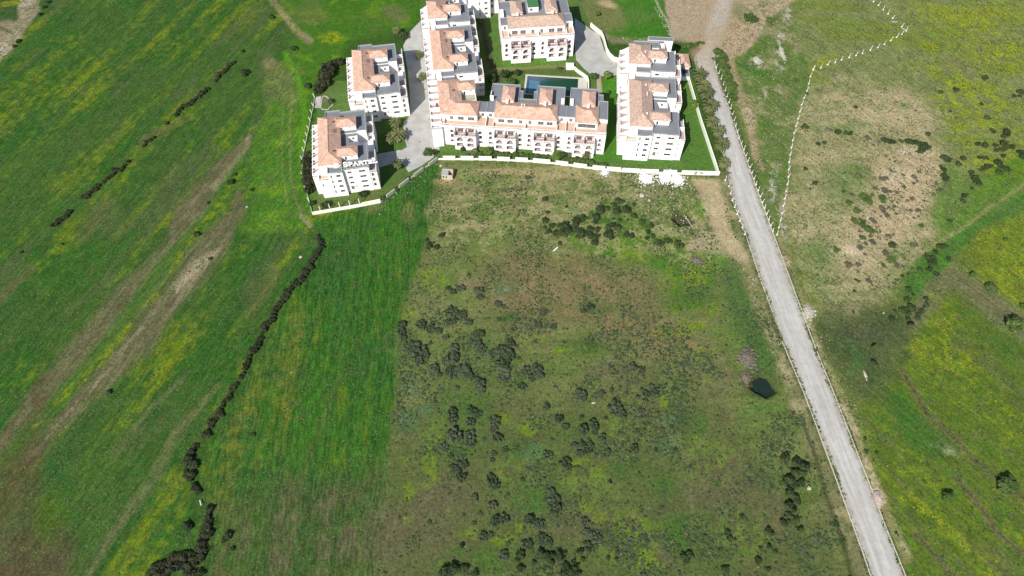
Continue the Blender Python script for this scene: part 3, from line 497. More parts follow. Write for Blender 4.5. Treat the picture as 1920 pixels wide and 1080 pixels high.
psheet('driveway', [(790, 38), (770, 58), (756, 86), (764, 130), (768, 170), (770, 216), (757, 228), (756, 252), (763, 276), (750, 283), (752, 302), (766, 323), (790, 311), (813, 295), (816, 282), (824, 282), (822, 255), (812, 235), (806, 205), (800, 150), (796, 100), (794, 60)], .03, M['drive'])
psheet('footpath', [(700, 290), (751, 281), (752.5, 303), (703, 316)], .045, M['drive'])
psheet('car_court', [(1078, 34), (1107, 55), (1124, 66), (1133, 95), (1150, 112), (1166, 122), (1166, 140), (1130, 143), (1108, 140), (1094, 128), (1080, 112), (1076, 70)], .03, M['drive'])
psheet('footpath', [(1118, 140), (1126, 140), (1130, 180), (1120, 180)], .045, M['path'])
psheet('footpath', [(592, 182), (602, 180), (601, 203), (590, 202)], .04, M['drive'])
psheet('gate_apron', [(1300, 110), (1338, 92), (1343, 128), (1350, 156), (1322, 158), (1306, 128)], .035, M['drive'])

# ------------------------------------------------------------------ building kit (local frame: u right along the front, v away from it)
WIN = {}
def window_mesh(w, h, kind):
    key = (round(w, 2), round(h, 2), kind)
    if key in WIN: return WIN[key]
    mb = MB(); t = min(.09, w * .12)
    # local: x across, z up, facing -y ; centre at origin
    x, z = w / 2, h / 2
    if kind == 'arch':
        n = 8; r = x; zs = z - r * .85
        top = [(r * math.cos(math.pi * k / n), zs + r * .85 * math.sin(math.pi * k / n)) for k in range(n + 1)]
        mb.face([(-x, 0, -z), (x, 0, -z)] + [(px, 0, pz) for px, pz in top], 1)
        for a, b in zip(top, top[1:]): mb.face([(a[0], -.03, a[1]), (a[0] * .9, -.03, a[1] - t * .5), (b[0] * .9, -.03, b[1] - t * .5), (b[0], -.03, b[1])], 0)
        mb.box(-x, -.04, -z, -x + t, 0, zs, 0); mb.box(x - t, -.04, -z, x, 0, zs, 0)
    else:
        mb.face([(-x, 0, -z), (x, 0, -z), (x, 0, z), (-x, 0, z)], 1)
        mb.box(-x, -.05, z - t, x, 0, z, 0); mb.box(-x, -.05, -z, x, 0, -z + t, 0)
        mb.box(-x, -.05, -z + t, -x + t, 0, z - t, 0); mb.box(x - t, -.05, -z + t, x, 0, z - t, 0)
        if w > .9: mb.box(-t * .4, -.05, -z + t, t * .4, 0, z - t, 0)
    WIN[key] = mb.mesh('window', [M['frame'], M['doorglass'] if kind == 'door' else M['glass']]); return WIN[key]
class Bld:
    def __init__(s, name, o, h, label, cat, wall='white', tile='tile', zo=0.0, sc=1.0):
        s.root = empty(name, (o[0], o[1], 0), math.radians(h), label, cat); s.wall = M[wall]; s.tile = M[tile]; s.k = sc; s.zo = zo; s.u = 0; s.v = 0; s.dark = False
    def P(s, u, v, z): return ((u + s.u) * s.k, (v + s.v) * s.k, z * s.k + s.zo)
    def win(s, c, rz, w, h, kind):
        inst('glass_door' if kind == 'door' else 'window', window_mesh(w * s.k, h * s.k, kind), s.root, s.P(*c), rz)
    def wallface(s, mb, a, b, z0, z1, ops):
        """outer wall from a to b (outside on the right hand) with recessed openings (s0, s1, z0, z1, kind)"""
        ax, ay = a; bx, by = b; L = math.hypot(bx - ax, by - ay); dx, dy = (bx - ax) / L, (by - ay) / L; nx, ny = dy, -dx
        rz = math.atan2(dy, dx)
        q = lambda t, z, d=0.0: s.P(ax + dx * t - nx * d, ay + dy * t - ny * d, z)
        ops = [o for o in ops if o[0] > .02 and o[1] < L - .02]
        ts = sorted({0, L, *[o[0] for o in ops], *[o[1] for o in ops]}); zs = sorted({z0, z1, *[o[2] for o in ops], *[o[3] for o in ops]})
        for i in range(len(ts) - 1):
            for j in range(len(zs) - 1):
                tm, zm = (ts[i] + ts[i + 1]) / 2, (zs[j] + zs[j + 1]) / 2
                if any(o[0] < tm < o[1] and o[2] < zm < o[3] for o in ops): continue
                mb.face([q(ts[i], zs[j]), q(ts[i + 1], zs[j]), q(ts[i + 1], zs[j + 1]), q(ts[i], zs[j + 1])])
        for (t0, t1, a0, a1, kind) in ops:
            arch = kind in ('barch', 'arch'); bal = kind in ('bal', 'barch'); d = 1.9 if bal else .15
            w = t1 - t0; r = w / 2; tc = (t0 + t1) / 2; zs_ = a1 - r * .85 if arch else a1; n = 8
            top = [(tc - r * math.cos(math.pi * k / n), zs_ + r * .85 * math.sin(math.pi * k / n)) for k in range(n + 1)] if arch else [(t0, a1), (t1, a1)]
            if arch:
                for k in range(n):
                    A, B = top[k], top[k + 1]; c = (t0, a1) if k < n // 2 else (t1, a1)
                    mb.face([q(*A), q(*B), q(*c)])
                    if k == n // 2 - 1: mb.face([q(*B), q(t1, a1), q(t0, a1)])
            ring = [(t0, a0)] + top + [(t1, a0)]
            for A, B in zip(ring, ring[1:] + ring[:1]):
                sill = bal and A[1] == a0 and B[1] == a0; e = .16 if sill else d
                mb.face([q(*B), q(*A), q(*A, e), q(*B, e)])
            af = a0 - (.75 if bal else 0)
            if bal:
                mb.face([q(t1, a0, .16), q(t0, a0, .16), q(t0, af, .16), q(t1, af, .16)]); mb.face([q(t0, af, .16), q(t1, af, .16), q(t1, af, d), q(t0, af, d)], 1)
                mb.face([q(t0, a0, .16), q(t0, a0, d), q(t0, af, d), q(t0, af, .16)]); mb.face([q(t1, a0, .16), q(t1, af, .16), q(t1, af, d), q(t1, a0, d)])
            zc = (a0 + a1) / 2
            cx, cy = ax + dx * tc - nx * (d - .02), ay + dy * tc - ny * (d - .02)
            if bal:
                mb.face([q(t0, af, d), q(t1, af, d), q(t1, a1, d), q(t0, a1, d)])
                hh = min(2.1, a1 - af - .15)
                s.win((cx + nx * .06, cy + ny * .06, af + hh / 2 + .02), rz, min(w * .6, 1.8), hh, 'door')
            else: s.win((cx, cy, zc), rz, w, a1 - a0, 'arch' if arch else ('door' if kind == 'door' else 'win'))
    def block(s, u0, v0, u1, v1, z1, z0=-.3, f=(), r=(), b=(), l=(), par=.5, sides='frbl', floor='flat', t=.24, wall=None):
        """rectangular storey block: walls with openings, coping on chosen sides, sunk flat roof"""
        mb = MB(); c = [(u0, v0), (u1, v0), (u1, v1), (u0, v1)]
        zt = {k: (z1 if k in sides else z1 - par) for k in 'frbl'}
        for k, a, e, ops in (('f', c[0], c[1], f), ('r', c[1], c[2], r), ('b', c[2], c[3], b), ('l', c[3], c[0], l)):
            s.wallface(mb, a, e, z0, zt[k], list(ops))
        if floor and par > 0:
            zf = z1 - par; cp = MB()
            for k, (x0, y0, x1, y1) in dict(f=(u0, v0, u1, v0 + t), r=(u1 - t, v0, u1, v1), b=(u0, v1 - t, u1, v1), l=(u0, v0, u0 + t, v1)).items():
                if k not in sides: continue
                if k in 'rl': y0 += t if 'f' in sides else 0; y1 -= t if 'b' in sides else 0
                p0, p1 = s.P(x0, y0, zf), s.P(x1, y1, z1)
                cp.box(p0[0], p0[1], p0[2], p1[0], p1[1], p1[2] + .004)
            if cp.f: cp.build('parapet', M['capgrey'] if floor == 'flat' else (wall or s.wall), s.root)
            fl = MB(); fl.face([s.P(u0, v0, zf - .01), s.P(u1, v0, zf - .01), s.P(u1, v1, zf - .01), s.P(u0, v1, zf - .01)])
            fl.build({'flat': 'flat_roof', 'terrace': 'roof_terrace', 'balfloor': 'balcony_floor', 'patio': 'patio_floor', 'white': 'flat_roof'}[floor], M[floor], s.root)
        elif floor: mb.face([s.P(u0, v0, z1), s.P(u1, v0, z1), s.P(u1, v1, z1), s.P(u0, v1, z1)])
        mb.build('wall', [wall or s.wall, M['balfloor']], s.root)
    def hip(s, u0, v0, u1, v1, ze, zr, axis, i0=None, i1=None, th=.22):
        """tiled hip roof with a ridge along axis, inset i0 / i1 at its ends"""
        w = (u1 - u0) if axis == 'v' else (v1 - v0); i0 = w / 2 if i0 is None else i0; i1 = w / 2 if i1 is None else i1
        e = [(u0, v0), (u1, v0), (u1, v1), (u0, v1)]
        if axis == 'v': R = [((u0 + u1) / 2, v0 + i0), ((u0 + u1) / 2, v1 - i1)]; Q = [(0, 1, 'a'), (1, 2, 'b', 'a'), (2, 3, 'b'), (3, 0, 'a', 'b')]
        else: R = [(u0 + i0, (v0 + v1) / 2), (u1 - i1, (v0 + v1) / 2)]; Q = [(0, 1, 'b', 'a'), (1, 2, 'b'), (2, 3, 'a', 'b'), (3, 0, 'a')]
        E = [s.P(*p, ze) for p in e]; T = {'a': s.P(*R[0], zr), 'b': s.P(*R[1], zr)}; mb = MB()
        for q in Q: mb.face([E[q[0]], E[q[1]]] + [T[k] for k in q[2:]])
        Eb = [(p[0], p[1], p[2] - th) for p in E]
        for i in range(4): mb.face([Eb[i], Eb[(i + 1) % 4], E[(i + 1) % 4], E[i]])
        mb.face(Eb[::-1]); o = mb.build('tiled_roof', s.tile, s.root)
        rb = MB(); up = Vector((0, 0, .03))
        rb.bar(Vector(T['a']) + up, Vector(T['b']) + up, .13, 0, 5)
        for i, k in ((0, 'a'), (1, 'a' if axis == 'v' else 'b'), (2, 'b'), (3, 'b' if axis == 'v' else 'a')): rb.bar(Vector(E[i]) + up, Vector(T[k]) + up, .11, 0, 5)
        rb.build('ridge_tiles', s.tile, o); return o
    def bx(s, name, u0, v0, z0, u1, v1, z1, m, rotparent=None):
        mb = MB(); mb.box(*s.P(u0, v0, z0), *s.P(u1, v1, z1)); return mb.build(name, m, rotparent or s.root)
    def pent(s, u0, v0, u1, v1, zf, ze, zr, axis, f=(), l=(), over=.35, **kw):
        s.block(u0 + over, v0 + over, u1 - over, v1 - over, ze - .05, zf - .6, f=f, l=l, par=0, floor=None); return s.hip(u0, v0, u1, v1, ze, zr, axis, **kw)
    def chimney(s, u, v, z0, z1, w=.6, d=.6):
        mb = MB(); mb.box(*s.P(u - w / 2, v - d / 2, z0), *s.P(u + w / 2, v + d / 2, z1)); mb.box(*s.P(u - w / 2 - .1, v - d / 2 - .1, z1), *s.P(u + w / 2 + .1, v + d / 2 + .1, z1 + .12)); mb.build('chimney', M['chim'] if s.dark else s.wall, s.root)
def col_ops(t, w, tops, h): return [(t - w * .56, t + w * .56, z - h / 2 - .1, z + h / 2 + .1, 'win') for z in tops]
ZW = (12.1, 9.05, 6.0, 3.0)
def ublock(B, half=False, westarch=False, front=True, lbase=True, east=True, entry=True):
    """one stair-block of the flats: long hip roof, two pavilions, roof terrace with a light court, stacked balconies"""
    # front left block with a low step, and the recessed right block
    side = [(.75, 1.2, z - .75, z + .75, 'win') for z in ZW]
    if lbase:
        B.block(4.2, 0, 10.2, 3.6, 14.3, f=col_ops(1.2, .5, ZW, 1.5) + col_ops(4.1, 1.5, ZW, 1.1), r=side, sides='frl')
        B.block(0, .03, 4.195, 3.6, 11.4, f=[(1.0, 1.5, 7.0, 8.4, 'win')] if not westarch else [], par=.9, floor='terrace', sides='fl')
        B.bx('stair_wall', 1.2, 2.6, 10.6, 4.19, 3.6, 13.6, B.wall)
    else: B.block(4.2, 0, 10.2, 3.6, 14.3, z0=6, sides='frl')
    fr = col_ops(2.6, 1.5, ZW, .95) + col_ops(7.7, 2.3, ZW, .95)
    fr += [(.4, 4.2, .5, .8, 'win'), (5.0, 9.6, .5, .8, 'win')]
    if entry: fr = [o for o in fr if not (o[2] > 1 and o[3] < 4 and o[0] < 5)] + [(1.7, 3.0, 1.9, 4.0, 'door'), (3.5, 4.3, 3.2, 3.9, 'win')]
    B.block(10.2, 1.2, 20.8, 14.8, 14.3, f=fr if lbase else col_ops(3, 1.5, ZW[:1], .95), par=.55, sides='fr')
    B.block(10.2, 14.8, 12.8, 22.2, 13.6, z0=5, par=.3, sides='')
    B.block(12.8, 14.8, 16.9, 17.2, 13.6, z0=5, par=.3, sides=''); B.block(12.8, 20.6, 16.9, 22.2, 13.6, z0=5, f=[(1.7, 2.7, 11.3, 12.5, 'win')], par=.3, sides='')
    B.block(12.8, 17.2, 16.6, 20.6, 10.4, z0=5, par=.2, sides=''); B.bx('parapet', 16.62, 17.21, 8.0, 16.9, 20.59, 13.6, B.wall)
    if not half:
        B.block(10.2, 22.2, 20.8, 35.1, 14.3, f=(), par=.55, sides='rb', wall=None)
        B.block(3.8, 31.2, 10.195, 36.4, 14.3, par=.55, sides='lb')
        B.bx('parapet', 16.9, 22.19, 13.7, 20.8, 22.44, 14.302, B.wall)
    else: B.block(10.2, 22.2, 20.8, 24.4, 13.9, par=.3, sides='r')
    B.block(16.9, 14.8, 22.8, 22.2, 8.6, f=(), par=.4, sides='r', floor='white')
    # long roof over the west range
    L = 31.4 if not half else 16.5
    B.block(1.3, 3.6, 10.1, L - .4, 15.6, par=0, floor=None, l=[(k, k + 1.6, 12.0, 14.4, 'door') for k in np.arange(2, L - 8, 4.8)])
    B.hip(.9, 3.3, 10.4, L, 15.75, 18.3, 'v')
    B.pent(8.7, 6.4, 17.2, 11.9, 13.8, 16.6, 17.9, 'u', f=[(2.6, 3.4, 13.75, 15.6, 'win'), (5.2, 6.1, 15.2, 15.75, 'win')], i0=.8)
    if not half: B.pent(8.7, 23.4, 17.2, 29.2, 13.8, 16.6, 17.9, 'u', f=[(1.5, 2.3, 15.0, 15.7, 'win'), (4.8, 5.7, 15.2, 15.75, 'win')], i0=.8)
    for u, v in ((7.6, 9.0), (7.6, 26.0), (8.0, 20.0), (8.0, 21.2)):
        if v < L - 3: B.chimney(u, v, 15.8, 17.6, .45 if v not in (20.0, 21.2) else .22, .55 if v not in (20.0, 21.2) else .22)
    # stacked balconies on the east side
    if east:
        lv = [(z - .95, z + .95) for z in (9.2, 6.2, 3.2)]
        for v0, v1 in ((1.4, 13.2),) + (() if half else ((23.0, 34.6),)):
            B.block(20.8, v0, 23.6, v1, 11.5, f=[(.5, 2.4, a, c, 'bal') for a, c in lv], r=[(k, k + 2.0, a, c, 'bal') for k in (1.2, 4.8, 8.6) for a, c in lv], par=.9, floor='balfloor', sides='fr')
            B.bx('terrace_wall', 20.8, (v0 + v1) / 2, 10.6, 23.5, (v0 + v1) / 2 + .2, 12.6, B.wall)
    # west balconies: stepped terraces with raking party walls
    Wl = L + .8
    ops = []
    if westarch:
        k = 1.2
        while k < Wl - 4:
            for z in (8.6, 5.5, 2.5): ops.append((k, k + 2.5, z - .8, z + 1.3, 'barch'))
            for z in (8.6, 5.5, 2.5): ops.append((k + 3.0, k + 4.0, z - .6, z + .9, 'bal'))
            k += 4.4
    B.block(-2.4, 2.6, 1.28, Wl, 11.3, l=ops, par=.95, floor='balfloor', sides='fbl')
    k = 2.9
    while k < Wl - 1:
        pw = MB()
        q = [B.P(-2.35, k, 10.35), B.P(1.27, k, 10.35), B.P(1.27, k, 14.0), B.P(-2.35, k, 11.6)]; r_ = [(p[0], p[1] + .22, p[2]) for p in q]
        pw.face(q); pw.face(r_[::-1])
        for i in range(4): j = (i + 1) % 4; pw.face([q[j], q[i], r_[i], r_[j]])
        k += 4.4; pw.build('party_wall', B.wall, B.root)
    if not westarch:
        pb = MB(); k = 4.0
        while k < Wl - 2: pb.bar(B.P(-2.3, k, 12.3), B.P(1.25, k + 1.0, 13.2), .08); pb.bar(B.P(-2.3, k, 10.4), B.P(-2.3, k, 12.3), .07); k += 2.2
        pb.build('pergola', M['pinkwhite'], B.root)
H_ = lambda h: math.radians(h)
A = Bld('apartment_block', (-78.7, 187.9), 9.3, 'white salmon-roofed block of flats carrying the large white lettering on its roof edge', 'apartment building')
A.dark = True; ublock(A)
B_2 = Bld('apartment_block', (-69.8, 232.2), 9.3, 'white salmon-roofed block of flats directly behind the lettered block, beside the lawn', 'apartment building')
B_2.dark = True; ublock(B_2)
Fb = Bld('apartment_block', (48.3, 210.0), -4.5, 'white block with mottled brown roofs beside the gravel road, arches down its side', 'apartment building', 'white', 'tile2', sc=1.055)
ublock(Fb, westarch=True)
Fb.v = 35.6; Fb.zo = 2.0; ublock(Fb, half=True, westarch=True, lbase=False); Fb.block(3.4, 16.5, 14.5, 20.5, 14.3, par=.5); Fb.block(10.2, 24.4, 20.8, 27.0, 12.0, par=.4)
Cb = Bld('apartment_block', (-35.97, 246.6), 7.5, 'long white stepped row of salmon-roofed flats running back along the concrete drive', 'apartment building')
Cb.dark = True; ublock(Cb, lbase=False, entry=False)
Cb.v = 35.0; Cb.zo = 1.6; ublock(Cb, half=True, lbase=False, entry=False); Cb.block(1.2, 16.5, 12.5, 24.4, 14.3, par=.5)
Cb.v = 0; Cb.zo = 0
# its southern wing, which turns the corner into the long front block
Cb.block(4.2, -4.9, 10.2, -.02, 13.9, par=.5, sides='l')
Cb.block(2.2, -24.0, 11.7, -4.92, 15.55, par=0, floor=None); Cb.hip(1.9, -24.6, 12.0, -4.6, 15.75, 17.7, 'v')
Cb.block(11.72, -16.0, 18.4, -6.7, 13.4, par=.35, floor='patio', sides='r', r=[(2, 3.5, 8, 10, 'bal'), (2, 3.5, 5, 7, 'bal'), (5.5, 7, 8, 10, 'bal')]); Cb.pent(10.6, -12.6, 18.6, -6.6, 13.0, 16.4, 17.7, 'u', f=[(2.2, 3.0, 13.1, 15.0, 'win'), (5.0, 6.0, 15.0, 15.6, 'win')], i0=.8)
Cb.block(-2.4, -29.0, 2.18, 2.5, 11.3, par=.95, floor='balfloor', sides='fl', l=[(k, k + 1.6, z - 1, z + 1, 'barch') for k in np.arange(1.5, 28, 4.4) for z in (8.6, 5.5, 2.5)])
for k in np.arange(-27, 2, 4.4): Cb.bx('party_wall', -2.3, k, 10.3, 2.17, k + .25, 12.6, Cb.wall)
Cb.chimney(8.6, -13.5, 15.6, 17.6, .5, .5); Cb.chimney(1.0, -17, 10.5, 13.6, 1.0, .8)

def front_row(B, L, bays, cols, ztop=12.3, zfl=11.4, wash='white'):
    """long front: recessed main wall with window columns, projecting two-storey arched bays with pergola terraces above"""
    ops = []
    for c in cols: ops += [(c - .8, c + .8, 7.3, 9.1, 'barch'), (c - .8, c + .8, 4.5, 6.5, 'bal'), (c - .95, c + .95, 1.9, 3.2, 'bal')]
    for c in cols: ops.append((c - 1.3, c + 1.3, .55, .82, 'win'))
    for b0, b1 in bays:
        m = (b0 + b1) / 2
        ops += [((b0 + m) / 2 - 1.2, (b0 + m) / 2 + 1.2, 7.9, 9.9, 'door'), ((b1 + m) / 2 - 1.2, (b1 + m) / 2 + 1.2, 7.9, 9.9, 'door')]
    B.block(0, 0, L, 6.6, ztop, f=ops, par=ztop - zfl, floor='terrace', sides='flr')
    for b0, b1 in bays:
        m = (b0 + b1) / 2; f = []
        for c in ((b0 + m) / 2 - b0, (b1 + m) / 2 - b0): f += [(c - 1.45, c + 1.45, 5.0, 7.2, 'barch'), (c - 1.6, c + 1.6, 2.0, 4.1, 'bal'), (c - 1.6, c + 1.6, .5, .78, 'win')]
        B.block(b0, -2.7, b1, -.015, 8.1, f=f, par=.9, floor='balfloor', sides='flr', wall=M['pinkwhite'])
        for u in (b0, m - .1, b1 - .22):   # raking side walls
            sw = MB()
            q = [B.P(u, -2.68, 7.3), B.P(u, -.02, 7.3), B.P(u, -.02, 11.2), B.P(u, -2.3, 9.3), B.P(u, -2.68, 8.2)]; r_ = [(p[0] + .22, p[1], p[2]) for p in q]
            sw.face(q[::-1]); sw.face(r_)
            for i in range(5): j = (i + 1) % 5; sw.face([q[i], q[j], r_[j], r_[i]])
            sw.build('party_wall', B.wall, B.root)
        pg = MB()
        for u in (b0 + .12, m, b1 - .12): pg.bar(B.P(u, -2.55, 8.1), B.P(u, -2.55, 10.1), .09)
        pg.box(*B.P(b0 - .1, -2.65, 10.05), *B.P(b1 + .1, -2.45, 10.27)); pg.box(*B.P(b0, -.2, 10.25), *B.P(b1, -.03, 10.45))
        n = 13
        for k in range(n): u = b0 + .1 + (b1 - b0 - .3) * k / (n - 1); pg.bar(B.P(u, -2.9, 10.3), B.P(u, -.03, 10.5), .085)
        pg.build('pergola', M['red'], B.root)
        pp = MB(); pp.bar(B.P(m, -2.76, 2.0), B.P(m, -2.76, 8.1), .09); pp.build('drainpipe', M['capgrey'], B.root)
Db = Bld('apartment_block', (-31.3, 219.4), -5.1, 'long white front block facing the field, with arched balconies and dark red pergolas', 'apartment building', 'white')
front_row(Db, 71.7, [(6.6, 15.9), (23.8, 33.2), (40.8, 50.0), (58.0, 67.3)], [5.2, 17.6, 22.1, 35.0, 39.0, 51.8, 56.4, 69.6])
def attic(B, u0, u1, v0, v1, ws, ze=15.0, zr=17.3, z0=11.0, back=True):
    B.block(u0 + .25, v0 + .25, u1 - .25, v1 - .25, ze - .1, z0, f=[(a - u0 - .25, b - u0 - .25, 11.9, 13.9 if b - a < 5 else 14.1, 'door') for a, b in ws], par=0, floor=None); B.hip(u0, v0, u1, v1, ze, zr, 'u', 3.6, 3.6)
attic(Db, 1.0, 16.3, 2.9, 12.3, [(4.3, 5.7), (7.7, 10.3), (12.0, 14.9)])
attic(Db, 23.4, 50.5, 2.9, 13.0, [(25.2, 27.9), (29.1, 31.6), (34.1, 35.7), (38.2, 39.6), (42.3, 44.8), (46.0, 48.7)])
attic(Db, 58.1, 68.0, 2.9, 13.5, [(59.4, 67.0)])
Db.block(16.32, 6.3, 23.3, 13.0, 14.6, z0=11, f=[(1.2, 2.6, 11.8, 13.8, 'door'), (4.5, 5.9, 11.8, 13.8, 'door')], par=.3, sides='frl'); Db.bx('coping', 19.7, 6.6, 14.3, 19.95, 12.9, 14.62, M['capgrey'])
Db.block(50.52, 6.3, 58.0, 13.5, 14.6, z0=11, f=[(1.2, 2.4, 11.8, 13.8, 'door'), (5.1, 6.5, 11.8, 13.8, 'door')], par=.3, sides='frl'); Db.bx('coping', 54.2, 6.6, 14.3, 54.45, 13.4, 14.62, M['capgrey'])
for u in (20.0, 37.0, 54.4): Db.bx('party_wall', u - .12, .3, 11.2, u + .12, 6.28 if u != 37.0 else 3.1, 13.0, Db.wall)
for u in (2.0, 23.2, 50.6, 58.0): Db.bx('party_wall', u - .12, .3, 11.2, u + .12, 3.1, 12.9, Db.wall)
Db.block(68.02, 6.3, 72.0, 17.6, 14.6, par=.35, sides='frbl'); Db.block(67.9, .3, 71.6, 6.28, 12.8, z0=11.5, par=.3, floor='terrace', sides='')
Db.block(20.4, 13.02, 33.0, 26.0, 13.6, par=.4, sides='frbl'); Db.block(33.02, 13.02, 40.8, 17.3, 13.5, par=.35, sides='b')
Db.block(33.02, 17.32, 34.6, 22.4, 13.5, par=.35, sides='b'); Db.block(39.3, 17.32, 40.8, 22.4, 13.5, par=.35, sides='b')
Db.block(40.82, 13.02, 53.1, 26.2, 13.6, par=.4, sides='frbl'); Db.block(55.5, 13.52, 68.0, 26.2, 13.6, par=.4, sides='frbl'); Db.block(68.02, 17.62, 70.0, 22.8, 13.6, par=.4, sides='rb')
Db.bx('stair_wall', 20.42, 15.0, 13.2, 22.0, 15.3, 16.0, Db.wall); Db.bx('stair_wall', 20.5, 15.3, 13.2, 20.8, 19.5, 15.0, Db.wall); Db.bx('stair_wall', 51.6, 15.4, 13.2, 53.0, 18.6, 13.9, Db.wall); Db.bx('stair_wall', 55.52, 15.0, 13.0, 57.0, 18.4, 14.2, M['white'])
for u0, u1 in ((25.7, 31.3), (42.0, 47.7), (60.5, 66.4)): Db.pent(u0, 12.0, u1, 21.4, 13.2, 16.4, 17.6, 'v', f=(), i0=2.6, i1=2.6); Db.chimney((u0 + u1) / 2 - .2, 11.2, 15.0, 17.4, 1.1, .8)
Db.chimney(34.9, 8.6, 16.4, 18.0, .3, .3); Db.chimney(36.0, 8.6, 16.4, 18.0, .3, .3)
Eb = Bld('apartment_block', (-4.6, 275.5), 5.5, 'pale pinkish block with a mottled brown roof and green-roofed stairhead, behind the swimming pool', 'apartment building', 'pinkwhite', 'tile2', zo=.6)
front_row(Eb, 34.6, [(4.0, 13.6), (21.5, 31.0)], [2.2, 15.3, 19.7, 32.7], 12.9, 12.0)
attic(Eb, 3.3, 30.6, 2.9, 12.6, [(4.9, 7.7), (8.9, 11.6), (14.2, 15.8), (18.5, 19.9), (22.5, 25.4), (26.6, 29.3)], 15.6, 17.9, 11.6)
Eb.block(0, 6.2, 3.2, 12.0, 15.2, z0=11.6, f=[(1.2, 2.4, 12.4, 14.4, 'door')], par=.35, sides='frbl'); Eb.block(30.7, 6.2, 34.5, 12.6, 15.2, z0=11.6, f=[(.8, 2.0, 12.4, 14.4, 'door')], par=.35, sides='frbl')
Eb.block(0.3, 12.62, 34.3, 26.5, 14.0, par=.5, sides='frbl'); Eb.bx('stair_wall', .35, 13.4, 13.2, 2.0, 18.0, 15.4, Eb.wall)
for u0, u1 in ((5.4, 11.1), (22.3, 28.0)): Eb.pent(u0, 11.8, u1, 22.0, 13.8, 17.0, 18.3, 'v', f=(), i0=2.8, i1=2.8); Eb.chimney((u0 + u1) / 2, 10.9, 15.6, 17.6, .9, .8)
Eb.block(14.2, 17.0, 19.2, 24.0, 16.3, z0=13, f=[(.9, 2.1, 14.2, 15.6, 'win')], par=0, floor=None); Eb.bx('green_roof', 14.0, 16.9, 16.3, 19.4, 24.2, 16.5, M['greenroof'])
for u in (17.3,): Eb.bx('party_wall', u - .12, .3, 11.8, u + .12, 3.1, 13.6, Eb.wall)
Eb.bx('party_wall', 3.1, .3, 11.8, 3.34, 6.1, 13.6, Eb.wall); Eb.bx('party_wall', 30.8, .3, 11.8, 31.04, 6.1, 13.6, Eb.wall)
g0 = at(895, 36); Gb = Bld('apartment_block', (g0.x, g0.y), 12, 'plain white building partly cut off by the frame, between the two rear blocks', 'apartment building')
Gb.block(-9, 0, 7.0, 14, 13.5, f=[(10.3, 10.8, z - .9, z + .9, 'win') for z in (11.4, 8.6, 5.4, 2.6)] + [(13.0, 14.6, z - .55, z + .6, 'win') for z in (11.4, 8.6, 5.4, 2.6)], par=.5)
Gb.block(7.02, 3, 11.5, 14, 10, f=[(.9, 2.0, 6.6, 8.6, 'win'), (2.8, 3.6, 7.2, 8.2, 'win'), (.9, 2.0, 3.4, 5.4, 'win')], par=.9, floor='terrace')
Gb.block(11.52, 1, 15, 12, 7, f=[(1, 2.2, 3.6, 5.2, 'win')], par=.9, floor='terrace')
# roof lettering on the first block
ls = {'D': [[(0, 0), (0, 1), (.45, 1), (.75, .82), (.85, .5), (.75, .18), (.45, 0), (0, 0)]],
      'S': [[(.85, .78), (.7, .95), (.42, 1), (.15, .93), (.05, .75), (.18, .57), (.5, .5), (.8, .4), (.88, .22), (.74, .06), (.44, 0), (.15, .06), (.02, .24)]],
      'P': [[(.1, 0), (.1, 1), (.6, 1), (.85, .88), (.85, .6), (.6, .46), (.1, .46)]], 'A': [[(0, 0), (.45, 1), (.9, 0)], [(.2, .36), (.7, .36)]],
      'R': [[(.1, 0), (.1, 1), (.6, 1), (.85, .88), (.85, .62), (.6, .5), (.1, .5)], [(.5, .5), (.9, 0)]], 'T': [[(0, 1), (.9, 1)], [(.45, 0), (.45, 1)], [(0, 1), (0, .8)], [(.9, 1), (.9, .8)]],
      'E': [[(.85, .98), (.1, .98), (.1, .02), (.85, .02)], [(.1, .5), (.65, .5)], [(.85, .98), (.85, .8)], [(.85, .02), (.85, .2)]], 'L': [[(.1, 1), (.1, .02), (.85, .02), (.85, .25)]], '.': [[(.2, .02), (.5, .02)]],
      'Z': [[(0, 1), (.8, 1), (0, 0), (.8, 0)], [(.1, .5), (.7, .5)]], 'N': [[(0, 0), (.1, 1), (.75, 0), (.85, 1)]], ':': [[(.2, .2), (.35, .2)], [(.25, .75), (.4, .75)]]}
serif = {'D': [(0, 0), (0, 1)], 'P': [(.1, 0), (.1, 1)], 'A': [(0, 0), (.9, 0)], 'R': [(.1, 0), (.1, 1), (.9, 0)], 'T': [(.45, 0)], 'E': [(.1, 0), (.1, 1)], 'L': [(.1, 0), (.1, 1)]}
def stroke_letter(ch, x0, y, z0, w, h, th, dep):
    mb = MB(); n = 0
    for pl in ls[ch]:
        for a, b in zip(pl, pl[1:]):
            ax, az = x0 + a[0] * w, z0 + a[1] * h; bx_, bz = x0 + b[0] * w, z0 + b[1] * h; L = math.hypot(bx_ - ax, bz - az); dx, dz = (bx_ - ax) / L * th / 2, (bz - az) / L * th / 2
            ax -= dx * .7; az -= dz * .7; bx_ += dx * .7; bz += dz * .7; n += 1; e = n * .004
            q = [(ax + dz, az - dx), (bx_ + dz, bz - dx), (bx_ - dz, bz + dx), (ax - dz, az + dx)]
            f = [(p[0], y - e, p[1]) for p in q]; k = [(p[0], y + dep + e, p[1]) for p in q]
            mb.face(f); mb.face(k[::-1])
            for i in range(4): j = (i + 1) % 4; mb.face([f[j], f[i], k[i], k[j]])
    for (sx_, sz) in serif.get(ch, ()):
        n += 1; zz = z0 + sz * h; mb.box(x0 + sx_ * w - th * .95, y - n * .004, zz - th * .35, x0 + sx_ * w + th * .95, y + dep, zz + th * .35, bottom=True)
    return mb
sg = empty('roof_lettering', label='large white capitals spelling D SPARTEL on a frame along the roof edge', cat='sign', group=None)
